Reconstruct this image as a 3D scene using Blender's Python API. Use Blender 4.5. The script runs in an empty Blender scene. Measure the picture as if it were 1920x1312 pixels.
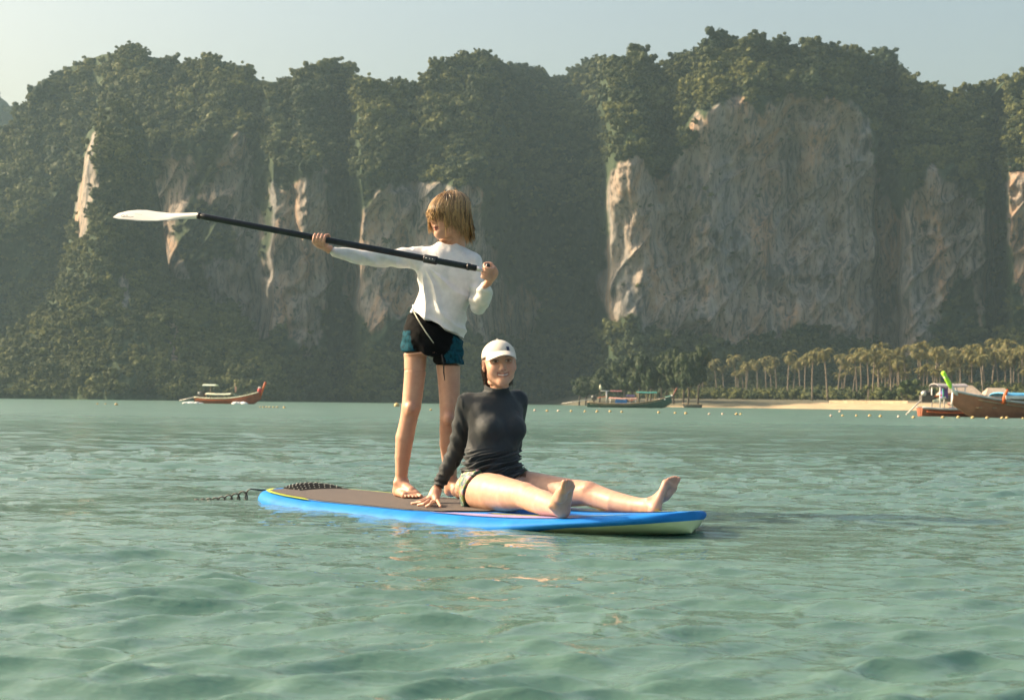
import bpy, math, random
import numpy as np
from mathutils import Vector, Matrix

random.seed(7)
rng = np.random.default_rng(7)
scene = bpy.context.scene
COL = scene.collection

# ------------------------------------------------------------------ camera
CAM_H = 0.513
F = 2666.7                      # focal length in photo pixels (50 mm on 36 mm)
HOR0, HORS = 744.0, 0.0115      # horizon line of the photograph: y = HOR0 + HORS*x
_phi = math.atan(HORS)
_pitch = math.atan((HOR0 + HORS * 960 - 656.0) / F)
_f0 = Vector((0, math.cos(_pitch), math.sin(_pitch)))
_r0 = Vector((1, 0, 0)); _u0 = _r0.cross(_f0)
CAM_R = (_r0 * math.cos(_phi) + _u0 * math.sin(_phi))
CAM_U = (_u0 * math.cos(_phi) - _r0 * math.sin(_phi))
cam_data = bpy.data.cameras.new('camera')
cam = bpy.data.objects.new('camera', cam_data); COL.objects.link(cam)
m = Matrix.Identity(4)
for i in range(3):
    m[i][0] = CAM_R[i]; m[i][1] = CAM_U[i]; m[i][2] = -_f0[i]
m[2][3] = CAM_H
cam.matrix_world = m
cam_data.lens = 50; cam_data.sensor_width = 36; cam_data.sensor_fit = 'HORIZONTAL'
cam_data.clip_start = 0.05; cam_data.clip_end = 8000
cam_data.dof.use_dof = True; cam_data.dof.focus_distance = 6.7; cam_data.dof.aperture_fstop = 8.0
scene.camera = cam

# ------------------------------------------------------------------ sky, sun, exposure
SUN_EL = math.radians(31)
SUN_AZ = math.radians(-79)      # angle from +Y (into the picture) towards +X; negative = left
world = bpy.data.worlds.new('World'); scene.world = world
world.use_nodes = True
wn = world.node_tree.nodes; wl = world.node_tree.links; wn.clear()
sky = wn.new('ShaderNodeTexSky'); sky.sky_type = 'NISHITA'; sky.sun_disc = False
sky.sun_elevation = SUN_EL; sky.sun_rotation = SUN_AZ
sky.air_density = 1.6; sky.dust_density = 8.0; sky.ozone_density = 1.1
bg = wn.new('ShaderNodeBackground'); bg.inputs[1].default_value = 0.13
wo = wn.new('ShaderNodeOutputWorld')
wl.new(sky.outputs[0], bg.inputs[0]); wl.new(bg.outputs[0], wo.inputs[0])

SUN_DIR = Vector((math.sin(SUN_AZ) * math.cos(SUN_EL), math.cos(SUN_AZ) * math.cos(SUN_EL), math.sin(SUN_EL)))
sl = bpy.data.lights.new('sun', 'SUN'); sl.energy = 5.0; sl.angle = math.radians(0.6); sl.color = (1.0, 0.80, 0.56)
sun = bpy.data.objects.new('sun', sl); COL.objects.link(sun)
sun.rotation_euler = (-SUN_DIR).to_track_quat('-Z', 'Y').to_euler()
sun.location = SUN_DIR * 50

vs = scene.view_settings
vs.view_transform = 'Standard'; vs.look = 'None'; vs.gamma = 1.0; vs.exposure = 0.82; vs.use_curve_mapping = False
scene.render.engine = 'CYCLES'
scene.cycles.use_denoising = True
scene.cycles.use_adaptive_sampling = True; scene.cycles.adaptive_threshold = 0.03
scene.cycles.max_bounces = 4; scene.cycles.diffuse_bounces = 2; scene.cycles.glossy_bounces = 3
scene.cycles.transparent_max_bounces = 6; scene.cycles.volume_bounces = 0
scene.cycles.sample_clamp_indirect = 4.0

# ------------------------------------------------------------------ helpers
def hor(u): return HOR0 + HORS * u
def P(u, v, d):
    """world point seen at photo pixel (u, v) whose distance into the picture is d metres"""
    k = Vector(_f0) + CAM_R * ((u - 960) / F) + CAM_U * ((656 - v) / F)
    k *= d / k.y
    return Vector((k.x, k.y, k.z + CAM_H))
def Pn(u, v, d):
    u = np.asarray(u, float); v = np.asarray(v, float); d = np.asarray(d, float)
    a = (u - 960) / F; b = (656 - v) / F
    k = [_f0[i] + CAM_R[i] * a + CAM_U[i] * b for i in range(3)]
    s = d / k[1]
    return np.stack([k[0] * s, k[1] * s, k[2] * s + CAM_H], -1)
def on_z(u, v, z):
    """world point at photo pixel (u, v) lying at height z (below the camera)"""
    k = Vector(_f0) + CAM_R * ((u - 960) / F) + CAM_U * ((656 - v) / F)
    s = (z - CAM_H) / k.z
    return Vector((k.x * s, k.y * s, z))

def tag(o, label=None, cat=None, group=None, kind=None):
    if label: o['label'] = label
    if cat: o['category'] = cat
    if group: o['group'] = group
    if kind: o['kind'] = kind
    return o
def empty(name, loc=(0, 0, 0), rz=0.0):
    o = bpy.data.objects.new(name, None); o.empty_display_size = 0.1
    o.location = loc; o.rotation_euler = (0, 0, rz); COL.objects.link(o); return o
def mesh_obj(name, verts, faces, mat=None, parent=None, smooth=True, world_space=False):
    me = bpy.data.meshes.new(name)
    verts = np.asarray(verts, np.float32)
    if isinstance(faces, np.ndarray):
        n, k = faces.shape
        me.vertices.add(len(verts)); me.vertices.foreach_set('co', verts.ravel())
        me.loops.add(n * k); me.loops.foreach_set('vertex_index', faces.astype(np.int32).ravel())
        me.polygons.add(n); me.polygons.foreach_set('loop_start', np.arange(0, n * k, k, dtype=np.int32))
        me.update(calc_edges=True); me.validate()
    else:
        me.from_pydata([tuple(map(float, v)) for v in verts], [], [tuple(f) for f in faces]); me.update()
    if smooth: me.polygons.foreach_set('use_smooth', np.ones(len(me.polygons), bool))
    if mat is not None:
        for mm in (mat if isinstance(mat, (list, tuple)) else [mat]): me.materials.append(mm)
    o = bpy.data.objects.new(name, me); COL.objects.link(o)
    if parent is not None:
        o.parent = parent
        if world_space:
            o.matrix_parent_inverse = parent_matrix(parent).inverted()
    return o
def parent_matrix(p):
    M = Matrix.LocRotScale(p.location, p.rotation_euler, p.scale)
    if p.parent is not None: M = parent_matrix(p.parent) @ p.matrix_parent_inverse @ M
    return M
def add_attr(o, name, vals, kind='FLOAT'):
    a = o.data.attributes.new(name, kind, 'POINT')
    vals = np.asarray(vals, np.float32)
    if kind == 'FLOAT': a.data.foreach_set('value', vals)
    elif kind == 'FLOAT_COLOR':
        if vals.shape[1] == 3: vals = np.concatenate([vals, np.ones((len(vals), 1), np.float32)], 1)
        a.data.foreach_set('color', vals.ravel())

class MB:
    """collects simple shapes into one mesh"""
    def __init__(s): s.v = []; s.f = []
    def add(s, v, f):
        n = len(s.v); s.v += [tuple(p) for p in v]; s.f += [tuple(i + n for i in q) for q in f]; return s
    def box(s, c, size, M=None):
        c = Vector(c); hx, hy, hz = [k / 2 for k in size]
        v = [Vector((x, y, z)) for x in (-hx, hx) for y in (-hy, hy) for z in (-hz, hz)]
        if M is not None: v = [M @ p for p in v]
        return s.add([p + c for p in v], [(0, 1, 3, 2), (4, 6, 7, 5), (0, 4, 5, 1), (2, 3, 7, 6), (0, 2, 6, 4), (1, 5, 7, 3)])
    def tube(s, pts, r, n=8, cap=True):
        pts = [Vector(p) for p in pts]; k = len(pts)
        rs = r if isinstance(r, (list, tuple)) else [r] * k
        v = []; f = []; prev = None
        for i, p in enumerate(pts):
            t = (pts[min(i + 1, k - 1)] - pts[max(i - 1, 0)]).normalized()
            if prev is None:
                a = t.orthogonal().normalized()
            else:
                a = (prev - t * prev.dot(t)).normalized()
            prev = a; b = t.cross(a)
            for j in range(n):
                an = 2 * math.pi * j / n
                v.append(p + (a * math.cos(an) + b * math.sin(an)) * rs[i])
        for i in range(k - 1):
            for j in range(n):
                f.append((i * n + j, i * n + (j + 1) % n, (i + 1) * n + (j + 1) % n, (i + 1) * n + j))
        if cap:
            f.append(tuple(range(n - 1, -1, -1))); f.append(tuple((k - 1) * n + j for j in range(n)))
        return s.add(v, f)
    def sphere(s, c, r, nu=12, nv=8, M=None):
        c = Vector(c); rr = r if isinstance(r, (tuple, list)) else (r, r, r)
        v = [Vector((0, 0, rr[2]))]; f = []
        for i in range(1, nv):
            th = math.pi * i / nv
            for j in range(nu):
                a = 2 * math.pi * j / nu
                v.append(Vector((rr[0] * math.sin(th) * math.cos(a), rr[1] * math.sin(th) * math.sin(a), rr[2] * math.cos(th))))
        v.append(Vector((0, 0, -rr[2])))
        for j in range(nu):
            f.append((0, 1 + j, 1 + (j + 1) % nu))
            f.append((len(v) - 1, 1 + (nv - 2) * nu + (j + 1) % nu, 1 + (nv - 2) * nu + j))
        for i in range(nv - 2):
            for j in range(nu):
                f.append((1 + i * nu + j, 1 + (i + 1) * nu + j, 1 + (i + 1) * nu + (j + 1) % nu, 1 + i * nu + (j + 1) % nu))
        if M is not None: v = [M @ p for p in v]
        return s.add([p + c for p in v], f)
    def grid(s, rows, closed=False):
        """rows: list of equal-length point lists"""
        n = len(rows[0]); v = [p for r in rows for p in r]; f = []
        for i in range(len(rows) - 1):
            for j in range(n if closed else n - 1):
                j2 = (j + 1) % n
                f.append((i * n + j, i * n + j2, (i + 1) * n + j2, (i + 1) * n + j))
        return s.add(v, f)
    def build(s, name, mat=None, parent=None, smooth=False, world_space=False):
        return mesh_obj(name, s.v, s.f, mat, parent, smooth, world_space)

# value noise -------------------------------------------------------
def _hash(ix, iy, iz, seed):
    h = (ix.astype(np.int64) * 374761393 + iy.astype(np.int64) * 668265263 + iz.astype(np.int64) * 2147483647 + seed * 1274126177) & 0xffffffff
    h = ((h ^ (h >> 13)) * 1274126177) & 0xffffffff
    h = ((h ^ (h >> 16)) * 2246822519) & 0xffffffff
    h = h ^ (h >> 15)
    return (h & 0xffffff).astype(np.float64) / 0xffffff * 2 - 1
def vnoise(x, y, z=0.0, seed=0):
    x, y, z = np.broadcast_arrays(np.asarray(x, float), np.asarray(y, float), np.asarray(z, float))
    ix = np.floor(x); iy = np.floor(y); iz = np.floor(z)
    fx = x - ix; fy = y - iy; fz = z - iz
    fx = fx * fx * (3 - 2 * fx); fy = fy * fy * (3 - 2 * fy); fz = fz * fz * (3 - 2 * fz)
    r = 0
    for a in (0, 1):
        for b in (0, 1):
            for c in (0, 1):
                w = (fx if a else 1 - fx) * (fy if b else 1 - fy) * (fz if c else 1 - fz)
                r = r + w * _hash(ix + a, iy + b, iz + c, seed)
    return r
def fbm(x, y, z=0.0, oct=4, seed=0, gain=0.5):
    r = 0; a = 1.0; t = 0
    for o in range(oct):
        k = 2.03 ** o
        r = r + a * vnoise(np.asarray(x) * k, np.asarray(y) * k, np.asarray(z) * k, seed + o); t += a; a *= gain
    return r / t
def sstep(a, b, x):
    t = np.clip((x - a) / (b - a), 0, 1); return t * t * (3 - 2 * t)

# materials ---------------------------------------------------------
class Mat:
    def __init__(s, name):
        s.m = bpy.data.materials.new(name); s.m.use_nodes = True
        s.n = s.m.node_tree.nodes; s.l = s.m.node_tree.links; s.n.clear()
        s.out = s.n.new('ShaderNodeOutputMaterial'); s.p = s.n.new('ShaderNodeBsdfPrincipled')
        s.l.new(s.p.outputs[0], s.out.inputs[0])
    def node(s, t, **kw):
        n = s.n.new(t)
        for k, v in kw.items():
            if k.startswith('i_'):
                key = k[2:]; key = int(key) if key.isdigit() else key.replace('_', ' ')
                n.inputs[key].default_value = v
            else: setattr(n, k, v)
        return n
    def link(s, a, b): s.l.new(a, b); return s
    def set(s, **kw):
        for k, v in kw.items(): s.p.inputs[k.replace('_', ' ')].default_value = v
        return s
    def coord(s, scale=(1, 1, 1), which='Object'):
        tc = s.node('ShaderNodeTexCoord'); mp = s.node('ShaderNodeMapping'); mp.inputs['Scale'].default_value = scale
        s.link(tc.outputs[which], mp.inputs[0]); return mp.outputs[0]
    def noise(s, vec, scale, detail=4, rough=0.55, dist=0.0):
        n = s.node('ShaderNodeTexNoise'); n.inputs['Scale'].default_value = scale; n.inputs['Detail'].default_value = detail
        n.inputs['Roughness'].default_value = rough; n.inputs['Distortion'].default_value = dist
        if vec is not None: s.link(vec, n.inputs['Vector'])
        return n.outputs[0]
    def ramp(s, fac, stops, interp='LINEAR'):
        r = s.node('ShaderNodeValToRGB'); r.color_ramp.interpolation = interp
        e = r.color_ramp.elements
        while len(e) < len(stops): e.new(0.5)
        for i, (p, c) in enumerate(stops):
            e[i].position = p; e[i].color = (*c, 1) if len(c) == 3 else c
        s.link(fac, r.inputs[0]); return r.outputs[0]
    def mix(s, fac, a, b, mode='MIX'):
        n = s.node('ShaderNodeMix', data_type='RGBA', blend_type=mode)
        for sock, val in ((n.inputs[0], fac), (n.inputs[6], a), (n.inputs[7], b)):
            if isinstance(val, (int, float)): sock.default_value = val
            elif isinstance(val, tuple): sock.default_value = (*val, 1) if len(val) == 3 else val
            else: s.link(val, sock)
        return n.outputs[2]
    def attr(s, name, typ='GEOMETRY', out='Fac'):
        n = s.node('ShaderNodeAttribute', attribute_name=name, attribute_type=typ); return n.outputs[out]
    def bump(s, height, strength=0.3, dist=0.01):
        b = s.node('ShaderNodeBump'); b.inputs['Strength'].default_value = strength; b.inputs['Distance'].default_value = dist
        s.link(height, b.inputs['Height']); s.link(b.outputs[0], s.p.inputs['Normal']); return b
def simple(name, col, rough=0.5, metal=0.0, var=0.12, scale=6.0, bump=0.0, bdist=0.01, spec=0.5):
    s = Mat(name); s.set(Roughness=rough, Metallic=metal); s.p.inputs['Specular IOR Level'].default_value = spec
    nz = s.noise(s.coord(), scale, 5)
    lo = tuple(c * (1 - var) for c in col); hi = tuple(min(1, c * (1 + var)) for c in col)
    s.link(s.ramp(nz, [(0.3, lo), (0.7, hi)]), s.p.inputs['Base Color'])
    if bump: s.bump(nz, bump, bdist)
    return s.m
# ================================================================== WATER
def build_water():
    # fan of rows running away from the camera: close rows near, wide rows far
    cols = 540
    Y = [2.0]
    while Y[-1] < 2500: Y.append(Y[-1] + 0.0060 * Y[-1] * (1 + (Y[-1] / 260.0) ** 1.5))
    Y[-1] = 2500.0; Y = np.array(Y); rows = len(Y)
    S = np.linspace(-0.50, 0.50, cols)
    Yg, Sg = np.meshgrid(Y, S, indexing='ij')
    X = Yg * Sg
    dy = np.gradient(Y)[:, None]
    Z = np.zeros_like(X); DX = np.zeros_like(X); DY = np.zeros_like(X)
    r = np.random.default_rng(11)
    N = 170
    lam = np.geomspace(0.09, 5.0, N)
    for i in range(N):
        L = lam[i] * r.uniform(0.9, 1.1)
        th = math.radians(-80) + r.normal(0, 0.42)        # travelling mostly towards the camera, a bit to the right
        kx, ky = math.cos(th) * 2 * math.pi / L, math.sin(th) * 2 * math.pi / L
        amp = 0.0023 * (1 + 1.8 * math.exp(-(L / 0.36) ** 2)) * L ** 0.60 * r.uniform(0.3, 1.5) / (1 + (L / 1.1) ** 1.6) ** 0.7
        fade = np.clip((L / (dy * 2.2)) - 0.5, 0, 1)      # drop what the rows cannot carry
        fade = fade * np.clip(L / (Yg * (S[1] - S[0]) * 2.2) - 0.5, 0, 1)
        ph = kx * X + ky * Yg + r.uniform(0, 6.28)
        # patches of rougher and calmer water
        Z += amp * fade * np.sin(ph)
        q = 0.75
        DX += q * amp * fade * np.cos(ph) * math.cos(th); DY += q * amp * fade * np.cos(ph) * math.sin(th)
    gust = 0.80 + 0.45 * fbm(X / 3.5, Yg / 6.0, 0, 3, 5)
    Z *= gust
    # the board flattens the chop right round itself
    t0 = np.array([-1.165, 7.48]); t1 = np.array([0.735, 5.61]); ab = t1 - t0
    tt = np.clip(((X - t0[0]) * ab[0] + (Yg - t0[1]) * ab[1]) / (ab @ ab), 0, 1)
    db = np.hypot(X - t0[0] - tt * ab[0], Yg - t0[1] - tt * ab[1])
    calm = 0.24 + 0.26 * sstep(0.40, 1.1, db) + 0.50 * sstep(1.2, 3.4, db)
    Z *= calm; DX *= calm; DY *= calm
    V = np.stack([X + DX, Yg + DY, Z], -1).reshape(-1, 3)
    idx = np.arange(rows * cols).reshape(rows, cols)
    Fq = np.stack([idx[:-1, :-1], idx[:-1, 1:], idx[1:, 1:], idx[1:, :-1]], -1).reshape(-1, 4)
    # the rest of the sea, flat, round the fan
    n0 = len(V)
    far = 2500; w = far * 0.50
    ext = np.array([[-w, far, 0], [w, far, 0], [-2 * 0.50, 2, 0], [2 * 0.50, 2, 0],
                    [-4000, far, 0], [4000, far, 0], [-4000, -1500, 0], [4000, -1500, 0], [-4000, 4500, 0], [4000, 4500, 0]], float)
    ext[:, 2] = -0.004
    V = np.concatenate([V, ext])
    ef = np.array([[n0 + 4, n0 + 6, n0 + 2, n0 + 0], [n0 + 1, n0 + 3, n0 + 7, n0 + 5], [n0 + 6, n0 + 7, n0 + 3, n0 + 2],
                   [n0 + 4, n0 + 5, n0 + 9, n0 + 8]])
    Fq = np.concatenate([Fq, ef])
    s = Mat('sea_water')
    s.set(Roughness=0.05, IOR=1.333)
    s.p.subsurface_method = 'BURLEY'; s.p.inputs['Subsurface Weight'].default_value = 0.18; s.p.inputs['Subsurface Radius'].default_value = (0.16, 0.42, 0.34); s.p.inputs['Subsurface Scale'].default_value = 1.0
    tc = s.node('ShaderNodeTexCoord'); sx = s.node('ShaderNodeSeparateXYZ'); s.link(tc.outputs['Object'], sx.inputs[0])
    mr = s.node('ShaderNodeMapRange'); mr.inputs[1].default_value = 9.0; mr.inputs[2].default_value = 45.0; mr.inputs[3].default_value = 0.04; mr.inputs[4].default_value = 0.30
    s.link(sx.outputs[1], mr.inputs[0]); s.link(mr.outputs[0], s.p.inputs['Roughness'])      # open water is ruffled by the breeze
    big = s.noise(s.coord((0.25, 0.10, 1)), 1.0, 3)
    s.link(s.ramp(big, [(0.3, (0.086, 0.160, 0.128)), (0.7, (0.125, 0.212, 0.172))]), s.p.inputs['Base Color'])
    rip = s.noise(s.coord((0.7, 1.3, 1.0)), 15.0, 3, 0.6)
    rip2 = s.noise(s.coord((0.55, 1.3, 1.0)), 2.6, 3, 0.6)
    rip3 = s.noise(s.coord((0.45, 1.1, 1.0)), 0.55, 3, 0.6)
    rip4 = s.noise(s.coord((0.16, 0.22, 1.0)), 0.35, 2, 0.6)
    m0 = s.node('ShaderNodeMath', operation='MULTIPLY'); m0.inputs[1].default_value = 1.5; s.link(rip, m0.inputs[0]); acc = m0.outputs[0]
    for tex, k_ in ((rip2, 4.5), (rip3, 30.0), (rip4, 70.0)):
        m1 = s.node('ShaderNodeMath', operation='MULTIPLY_ADD'); m1.inputs[1].default_value = k_
        s.link(tex, m1.inputs[0]); s.link(acc, m1.inputs[2]); acc = m1.outputs[0]
    s.bump(acc, 1.0, 0.0050)
    o = mesh_obj('water', V, Fq, s.m)
    tag(o, kind='structure')
    return o
build_water()

# ================================================================== CLIFFS
SKYLINE = np.array([(-900, 720), (-700, 715), (-500, 690), (-300, 600), (-180, 480), (-80, 330), (0, 250), (30, 215), (60, 168), (110, 126), (190, 94), (250, 88), (330, 108), (400, 106),
    (450, 115), (490, 142), (545, 143), (570, 122), (640, 117), (665, 128), (700, 150), (780, 150), (800, 124), (860, 95), (900, 92), (960, 114),
    (1020, 120), (1032, 136), (1070, 132), (1110, 104), (1190, 102), (1240, 120), (1290, 96), (1330, 74), (1400, 60), (1460, 74), (1480, 84),
    (1530, 82), (1600, 94), (1680, 108), (1715, 140), (1750, 152), (1800, 168), (1850, 152), (1900, 137), (1960, 120), (2100, 100), (2300, 130), (2500, 120), (2800, 180)], float)
DEPTH = np.array([(-900, 560), (-500, 570), (-200, 560), (-40, 552), (40, 556), (110, 566), (180, 570), (250, 556), (330, 536), (470, 536), (500, 520), (514, 502),
    (612, 516), (630, 530), (655, 536), (676, 490), (700, 482), (800, 488), (905, 500), (945, 545), (1000, 576), (1100, 590), (1126, 580), (1136, 510), (1145, 470), (1180, 464), (1300, 472), (1450, 480),
    (1600, 486), (1636, 490), (1650, 506), (1680, 510), (1692, 486), (1705, 476), (1780, 478), (1848, 484), (1866, 520), (1884, 505), (1896, 462), (2000, 462), (2150, 470), (2400, 450), (2800, 440)], float)
# height (photo pixels above the horizon) above which the wall leans back into forest, and below which scree and trees step forward
ECAP = np.array([(-900, 250), (-200, 150), (60, 330), (120, 400), (170, 480), (240, 500), (300, 480), (480, 490), (520, 440), (640, 430), (690, 410), (900, 410), (1000, 380), (1120, 380),
    (1145, 455), (1210, 440), (1250, 430), (1320, 540), (1480, 590), (1600, 560), (1650, 500), (1700, 450), (1780, 450), (1860, 400), (1900, 430), (2100, 420), (2800, 400)], float)
ETAL = np.array([(-900, 200), (-100, 200), (30, 190), (130, 230), (230, 200), (330, 215), (400, 170), (470, 110), (520, 70), (620, 75), (700, 90), (800, 90), (930, 120), (1100, 140), (1200, 130), (1300, 120),
    (1480, 120), (1600, 120), (1640, 130), (1700, 120), (1860, 140), (2100, 140), (2800, 130)], float)
ROCKS = [
 [(1143, 305), (1172, 292), (1240, 335), (1290, 290), (1310, 225), (1350, 190), (1430, 205), (1480, 165), (1560, 185), (1636, 235), (1642, 300), (1655, 370), (1700, 420), (1720, 600), (1770, 655), (1640, 655), (1480, 600), (1440, 650), (1390, 640), (1330, 658), (1230, 645), (1200, 585), (1135, 600), (1128, 520), (1146, 420)],
 [(1752, 290), (1728, 350), (1697, 380), (1690, 480), (1690, 600), (1740, 640), (1764, 560), (1800, 520), (1850, 610), (1858, 480), (1862, 395), (1800, 365), (1772, 340)],
 [(1884, 350), (1900, 320), (2100, 300), (2300, 330), (2300, 600), (1930, 560), (1888, 470)],
 [(516, 350), (560, 340), (604, 320), (614, 330), (622, 430), (624, 540), (600, 620), (570, 660), (535, 600), (495, 520), (520, 430)],
 [(690, 345), (780, 335), (900, 350), (918, 420), (922, 520), (1010, 560), (990, 650), (900, 640), (840, 600), (760, 590), (700, 620), (650, 565), (652, 500), (676, 420)],
 [(420, 285), (472, 250), (482, 330), (500, 420), (480, 500), (440, 470), (430, 400), (370, 370), (400, 320)],
 [(380, 480), (450, 470), (520, 500), (545, 600), (500, 660), (440, 640), (400, 560)],
 [(300, 300), (350, 290), (372, 380), (330, 430), (290, 380)],
 [(268, 390), (330, 430), (350, 520), (300, 500), (250, 450)],
 [(-5000, 236), (-5001, 240), (-5002, 290)],
 [(-5000, 236), (-5001, 240), (-5002, 290)],
]
def in_poly(poly, x, y):
    poly = np.array(poly, float); n = len(poly)
    ins = np.zeros(x.shape, bool); j = n - 1
    for i in range(n):
        xi, yi = poly[i]; xj, yj = poly[j]
        c = ((yi > y) != (yj > y)) & (x < (xj - xi) * (y - yi) / (yj - yi + 1e-9) + xi)
        ins ^= c; j = i
    return ins
def rock_mask(u, v):
    wu = u + 30 * fbm(u / 36, v / 60, 3.1, 5, 21, 0.6); wv = v + 55 * fbm(u / 26, v / 80, 7.7, 5, 33, 0.6)
    r = np.zeros(u.shape, bool)
    for p in ROCKS: r |= in_poly(p, wu, wv)
    return r
_su = np.arange(-900, 2801, 10.0); _sv = np.interp(_su, SKYLINE[:, 0], SKYLINE[:, 1])
_w = np.hanning(31); _w /= _w.sum(); _ss = np.convolve(np.pad(_sv, 15, mode='edge'), _w, 'valid'); DIP = np.clip(_sv - _ss, -40, 60)
def cliff_depth(u, e):
    """distance into the picture of the cliff at photo column u and e pixels above the horizon"""
    uw = u + 9 * fbm(u / 60, e / 70, 0.5, 3, 3) + 5 * vnoise(u / 14, e / 60, 0.2, 4)
    d = np.interp(uw, DEPTH[:, 0], DEPTH[:, 1])
    mp = 0.19
    d = d + 0.75 * np.interp(uw, _su, DIP) * sstep(120, 420, e)
    ec = np.interp(u, ECAP[:, 0], ECAP[:, 1]) + 22 * fbm(u / 50, e * 0 + 1.0, 0, 3, 8)
    d = d + np.clip(e - ec, 0, None) * mp * 1.15
    et = np.interp(u, ETAL[:, 0], ETAL[:, 1]) + 20 * fbm(u / 45, e * 0 + 2.0, 0, 3, 9)
    d = d - np.clip(et - e, 0, None) * mp * 0.85
    # overhang of the walls
    t = np.clip((e - et) / np.maximum(ec - et, 40), 0, 1)
    d = d + 7.0 * (1 - np.abs(2 * t - 1.15)) - 4 * sstep(0.72, 0.98, t) * (e < ec + 30)
    # ribs, ledges and pits
    X = u * mp; Zm = e * mp
    out = np.maximum(sstep(ec - 10, ec + 40, e), sstep(et + 10, et - 40, e))          # forested slopes swell into domes
    d = d + (9.0 + 7.0 * out) * fbm(X / 34, Zm / 34, 1.0, 3, 40) + 5.0 * out * fbm(X / 13, Zm / 11, 1.5, 2, 44)
    wallk = 1 - out
    d = d + wallk * (4.0 * fbm(X / 8.0, Zm / 30, 2.0, 3, 50) + 2.0 * fbm(X / 3.0, Zm / 14.0, 3.0, 3, 60) + 1.0 * fbm(X / 1.1, Zm / 2.4, 3.5, 2, 64))
    diag = 1 - np.abs(fbm((X - 0.75 * Zm) / 9.0, (X + Zm) / 34, 5.0, 3, 80)) * 2.4          # slanting ledges
    d = d - wallk * 3.2 * np.clip(diag, -0.5, 1) ** 3
    pit = sstep(0.30, 0.52, fbm(X / 10, Zm / 13, 6.0, 3, 86))                                # hollows under the overhangs
    d = d + wallk * 3.6 * pit * sstep(1170, 1230, np.where(u > 1000, u, 1300))
    rid = 1 - np.abs(fbm(X / 11, Zm / 40, 4.0, 3, 70)) * 2
    d = d - 3.0 * rid * sstep(et - 10, et + 40, e)
    return d
def build_cliffs():
    us = np.concatenate([np.arange(-900, -60, 6.0), np.arange(-60, 1990, 2.4), np.arange(1990, 2760, 6.0)]); rows = 250
    E = hor(us) - np.interp(us, SKYLINE[:, 0], SKYLINE[:, 1]) - 9 + 3 * vnoise(us / 22, 0.3, 0, 90)
    s = np.linspace(0, 1, rows)
    U, Sg = np.meshgrid(us, s, indexing='ij')
    e = -6 + (E[:, None] + 6) * Sg
    D = cliff_depth(U, e)
    pts = Pn(U, hor(U) - e, D)
    pts[..., 2] = np.where(Sg == 0, -2.0, pts[..., 2])
    rock = rock_mask(U, hor(U) - e)
    # close the top: fall away behind the skyline
    top = pts[:, -1, :]
    back = []
    for k in range(1, 9):
        q = top.copy(); q[:, 1] += 9 * k; q[:, 2] -= 0.30 * k * k * 2; back.append(q)
    q = back[-1].copy(); q[:, 2] = -2; q[:, 1] += 30; back.append(q)
    pts = np.concatenate([pts, np.stack(back, 1)], 1)
    rock = np.concatenate([rock, np.zeros((len(us), len(back)), bool)], 1)
    nu, nr = pts.shape[:2]
    idx = np.arange(nu * nr).reshape(nu, nr)
    Fq = np.stack([idx[:-1, :-1], idx[1:, :-1], idx[1:, 1:], idx[:-1, 1:]], -1).reshape(-1, 4)
    s_ = Mat('limestone')
    s_.set(Roughness=0.92); s_.p.inputs['Specular IOR Level'].default_value = 0.2
    v1 = s_.coord((0.05, 0.05, 0.022)); v2 = s_.coord((0.34, 0.34, 0.075)); v3 = s_.coord((0.8, 0.8, 0.35))
    big = s_.noise(v1, 1.0, 5, 0.6, 0.6); strk = s_.noise(v2, 1.0, 6, 0.65, 0.4); fine = s_.noise(v3, 1.0, 5, 0.6)
    rockc = s_.ramp(big, [(0.28, (0.19, 0.19, 0.19)), (0.42, (0.27, 0.245, 0.215)), (0.54, (0.35, 0.27, 0.205)), (0.64, (0.42, 0.25, 0.14)), (0.76, (0.31, 0.29, 0.265))])
    rockc = s_.mix(s_.ramp(strk, [(0.38, (0.9,) * 3), (0.50, (0.0,) * 3)]), rockc, (0.075, 0.078, 0.08))
    rockc = s_.mix(s_.ramp(strk, [(0.55, (0.0,) * 3), (0.72, (0.55,) * 3)]), rockc, (0.46, 0.42, 0.37))
    rockc = s_.mix(s_.ramp(fine, [(0.36, (0.85,) * 3), (0.47, (0.0,) * 3)]), rockc, (0.075, 0.075, 0.07))
    veg = s_.ramp(s_.noise(s_.coord((0.35, 0.35, 0.35)), 1.0, 6, 0.7), [(0.33, (0.018, 0.036, 0.018)), (0.60, (0.05, 0.072, 0.034)), (0.75, (0.13, 0.12, 0.095))])
    rk = s_.attr('rock')
    s_.link(s_.mix(rk, veg, rockc), s_.p.inputs['Base Color'])
    s_.bump(s_.noise(s_.coord((0.7, 0.7, 0.35)), 1.0, 8, 0.7), 0.6, 1.0)
    o = mesh_obj('cliff_terrain', pts.reshape(-1, 3), Fq, s_.m)
    # soften the rock mask by neighbours
    rf = rock.astype(float)
    for _ in range(2):
        p = np.pad(rf, 1, mode='edge'); rf = (p[:-2, 1:-1] + p[2:, 1:-1] + p[1:-1, :-2] + p[1:-1, 2:] + 2 * rf) / 6
    add_attr(o, 'rock', rf.reshape(-1))
    tag(o, kind='structure')
    return us, E
US, EE = build_cliffs()

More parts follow.
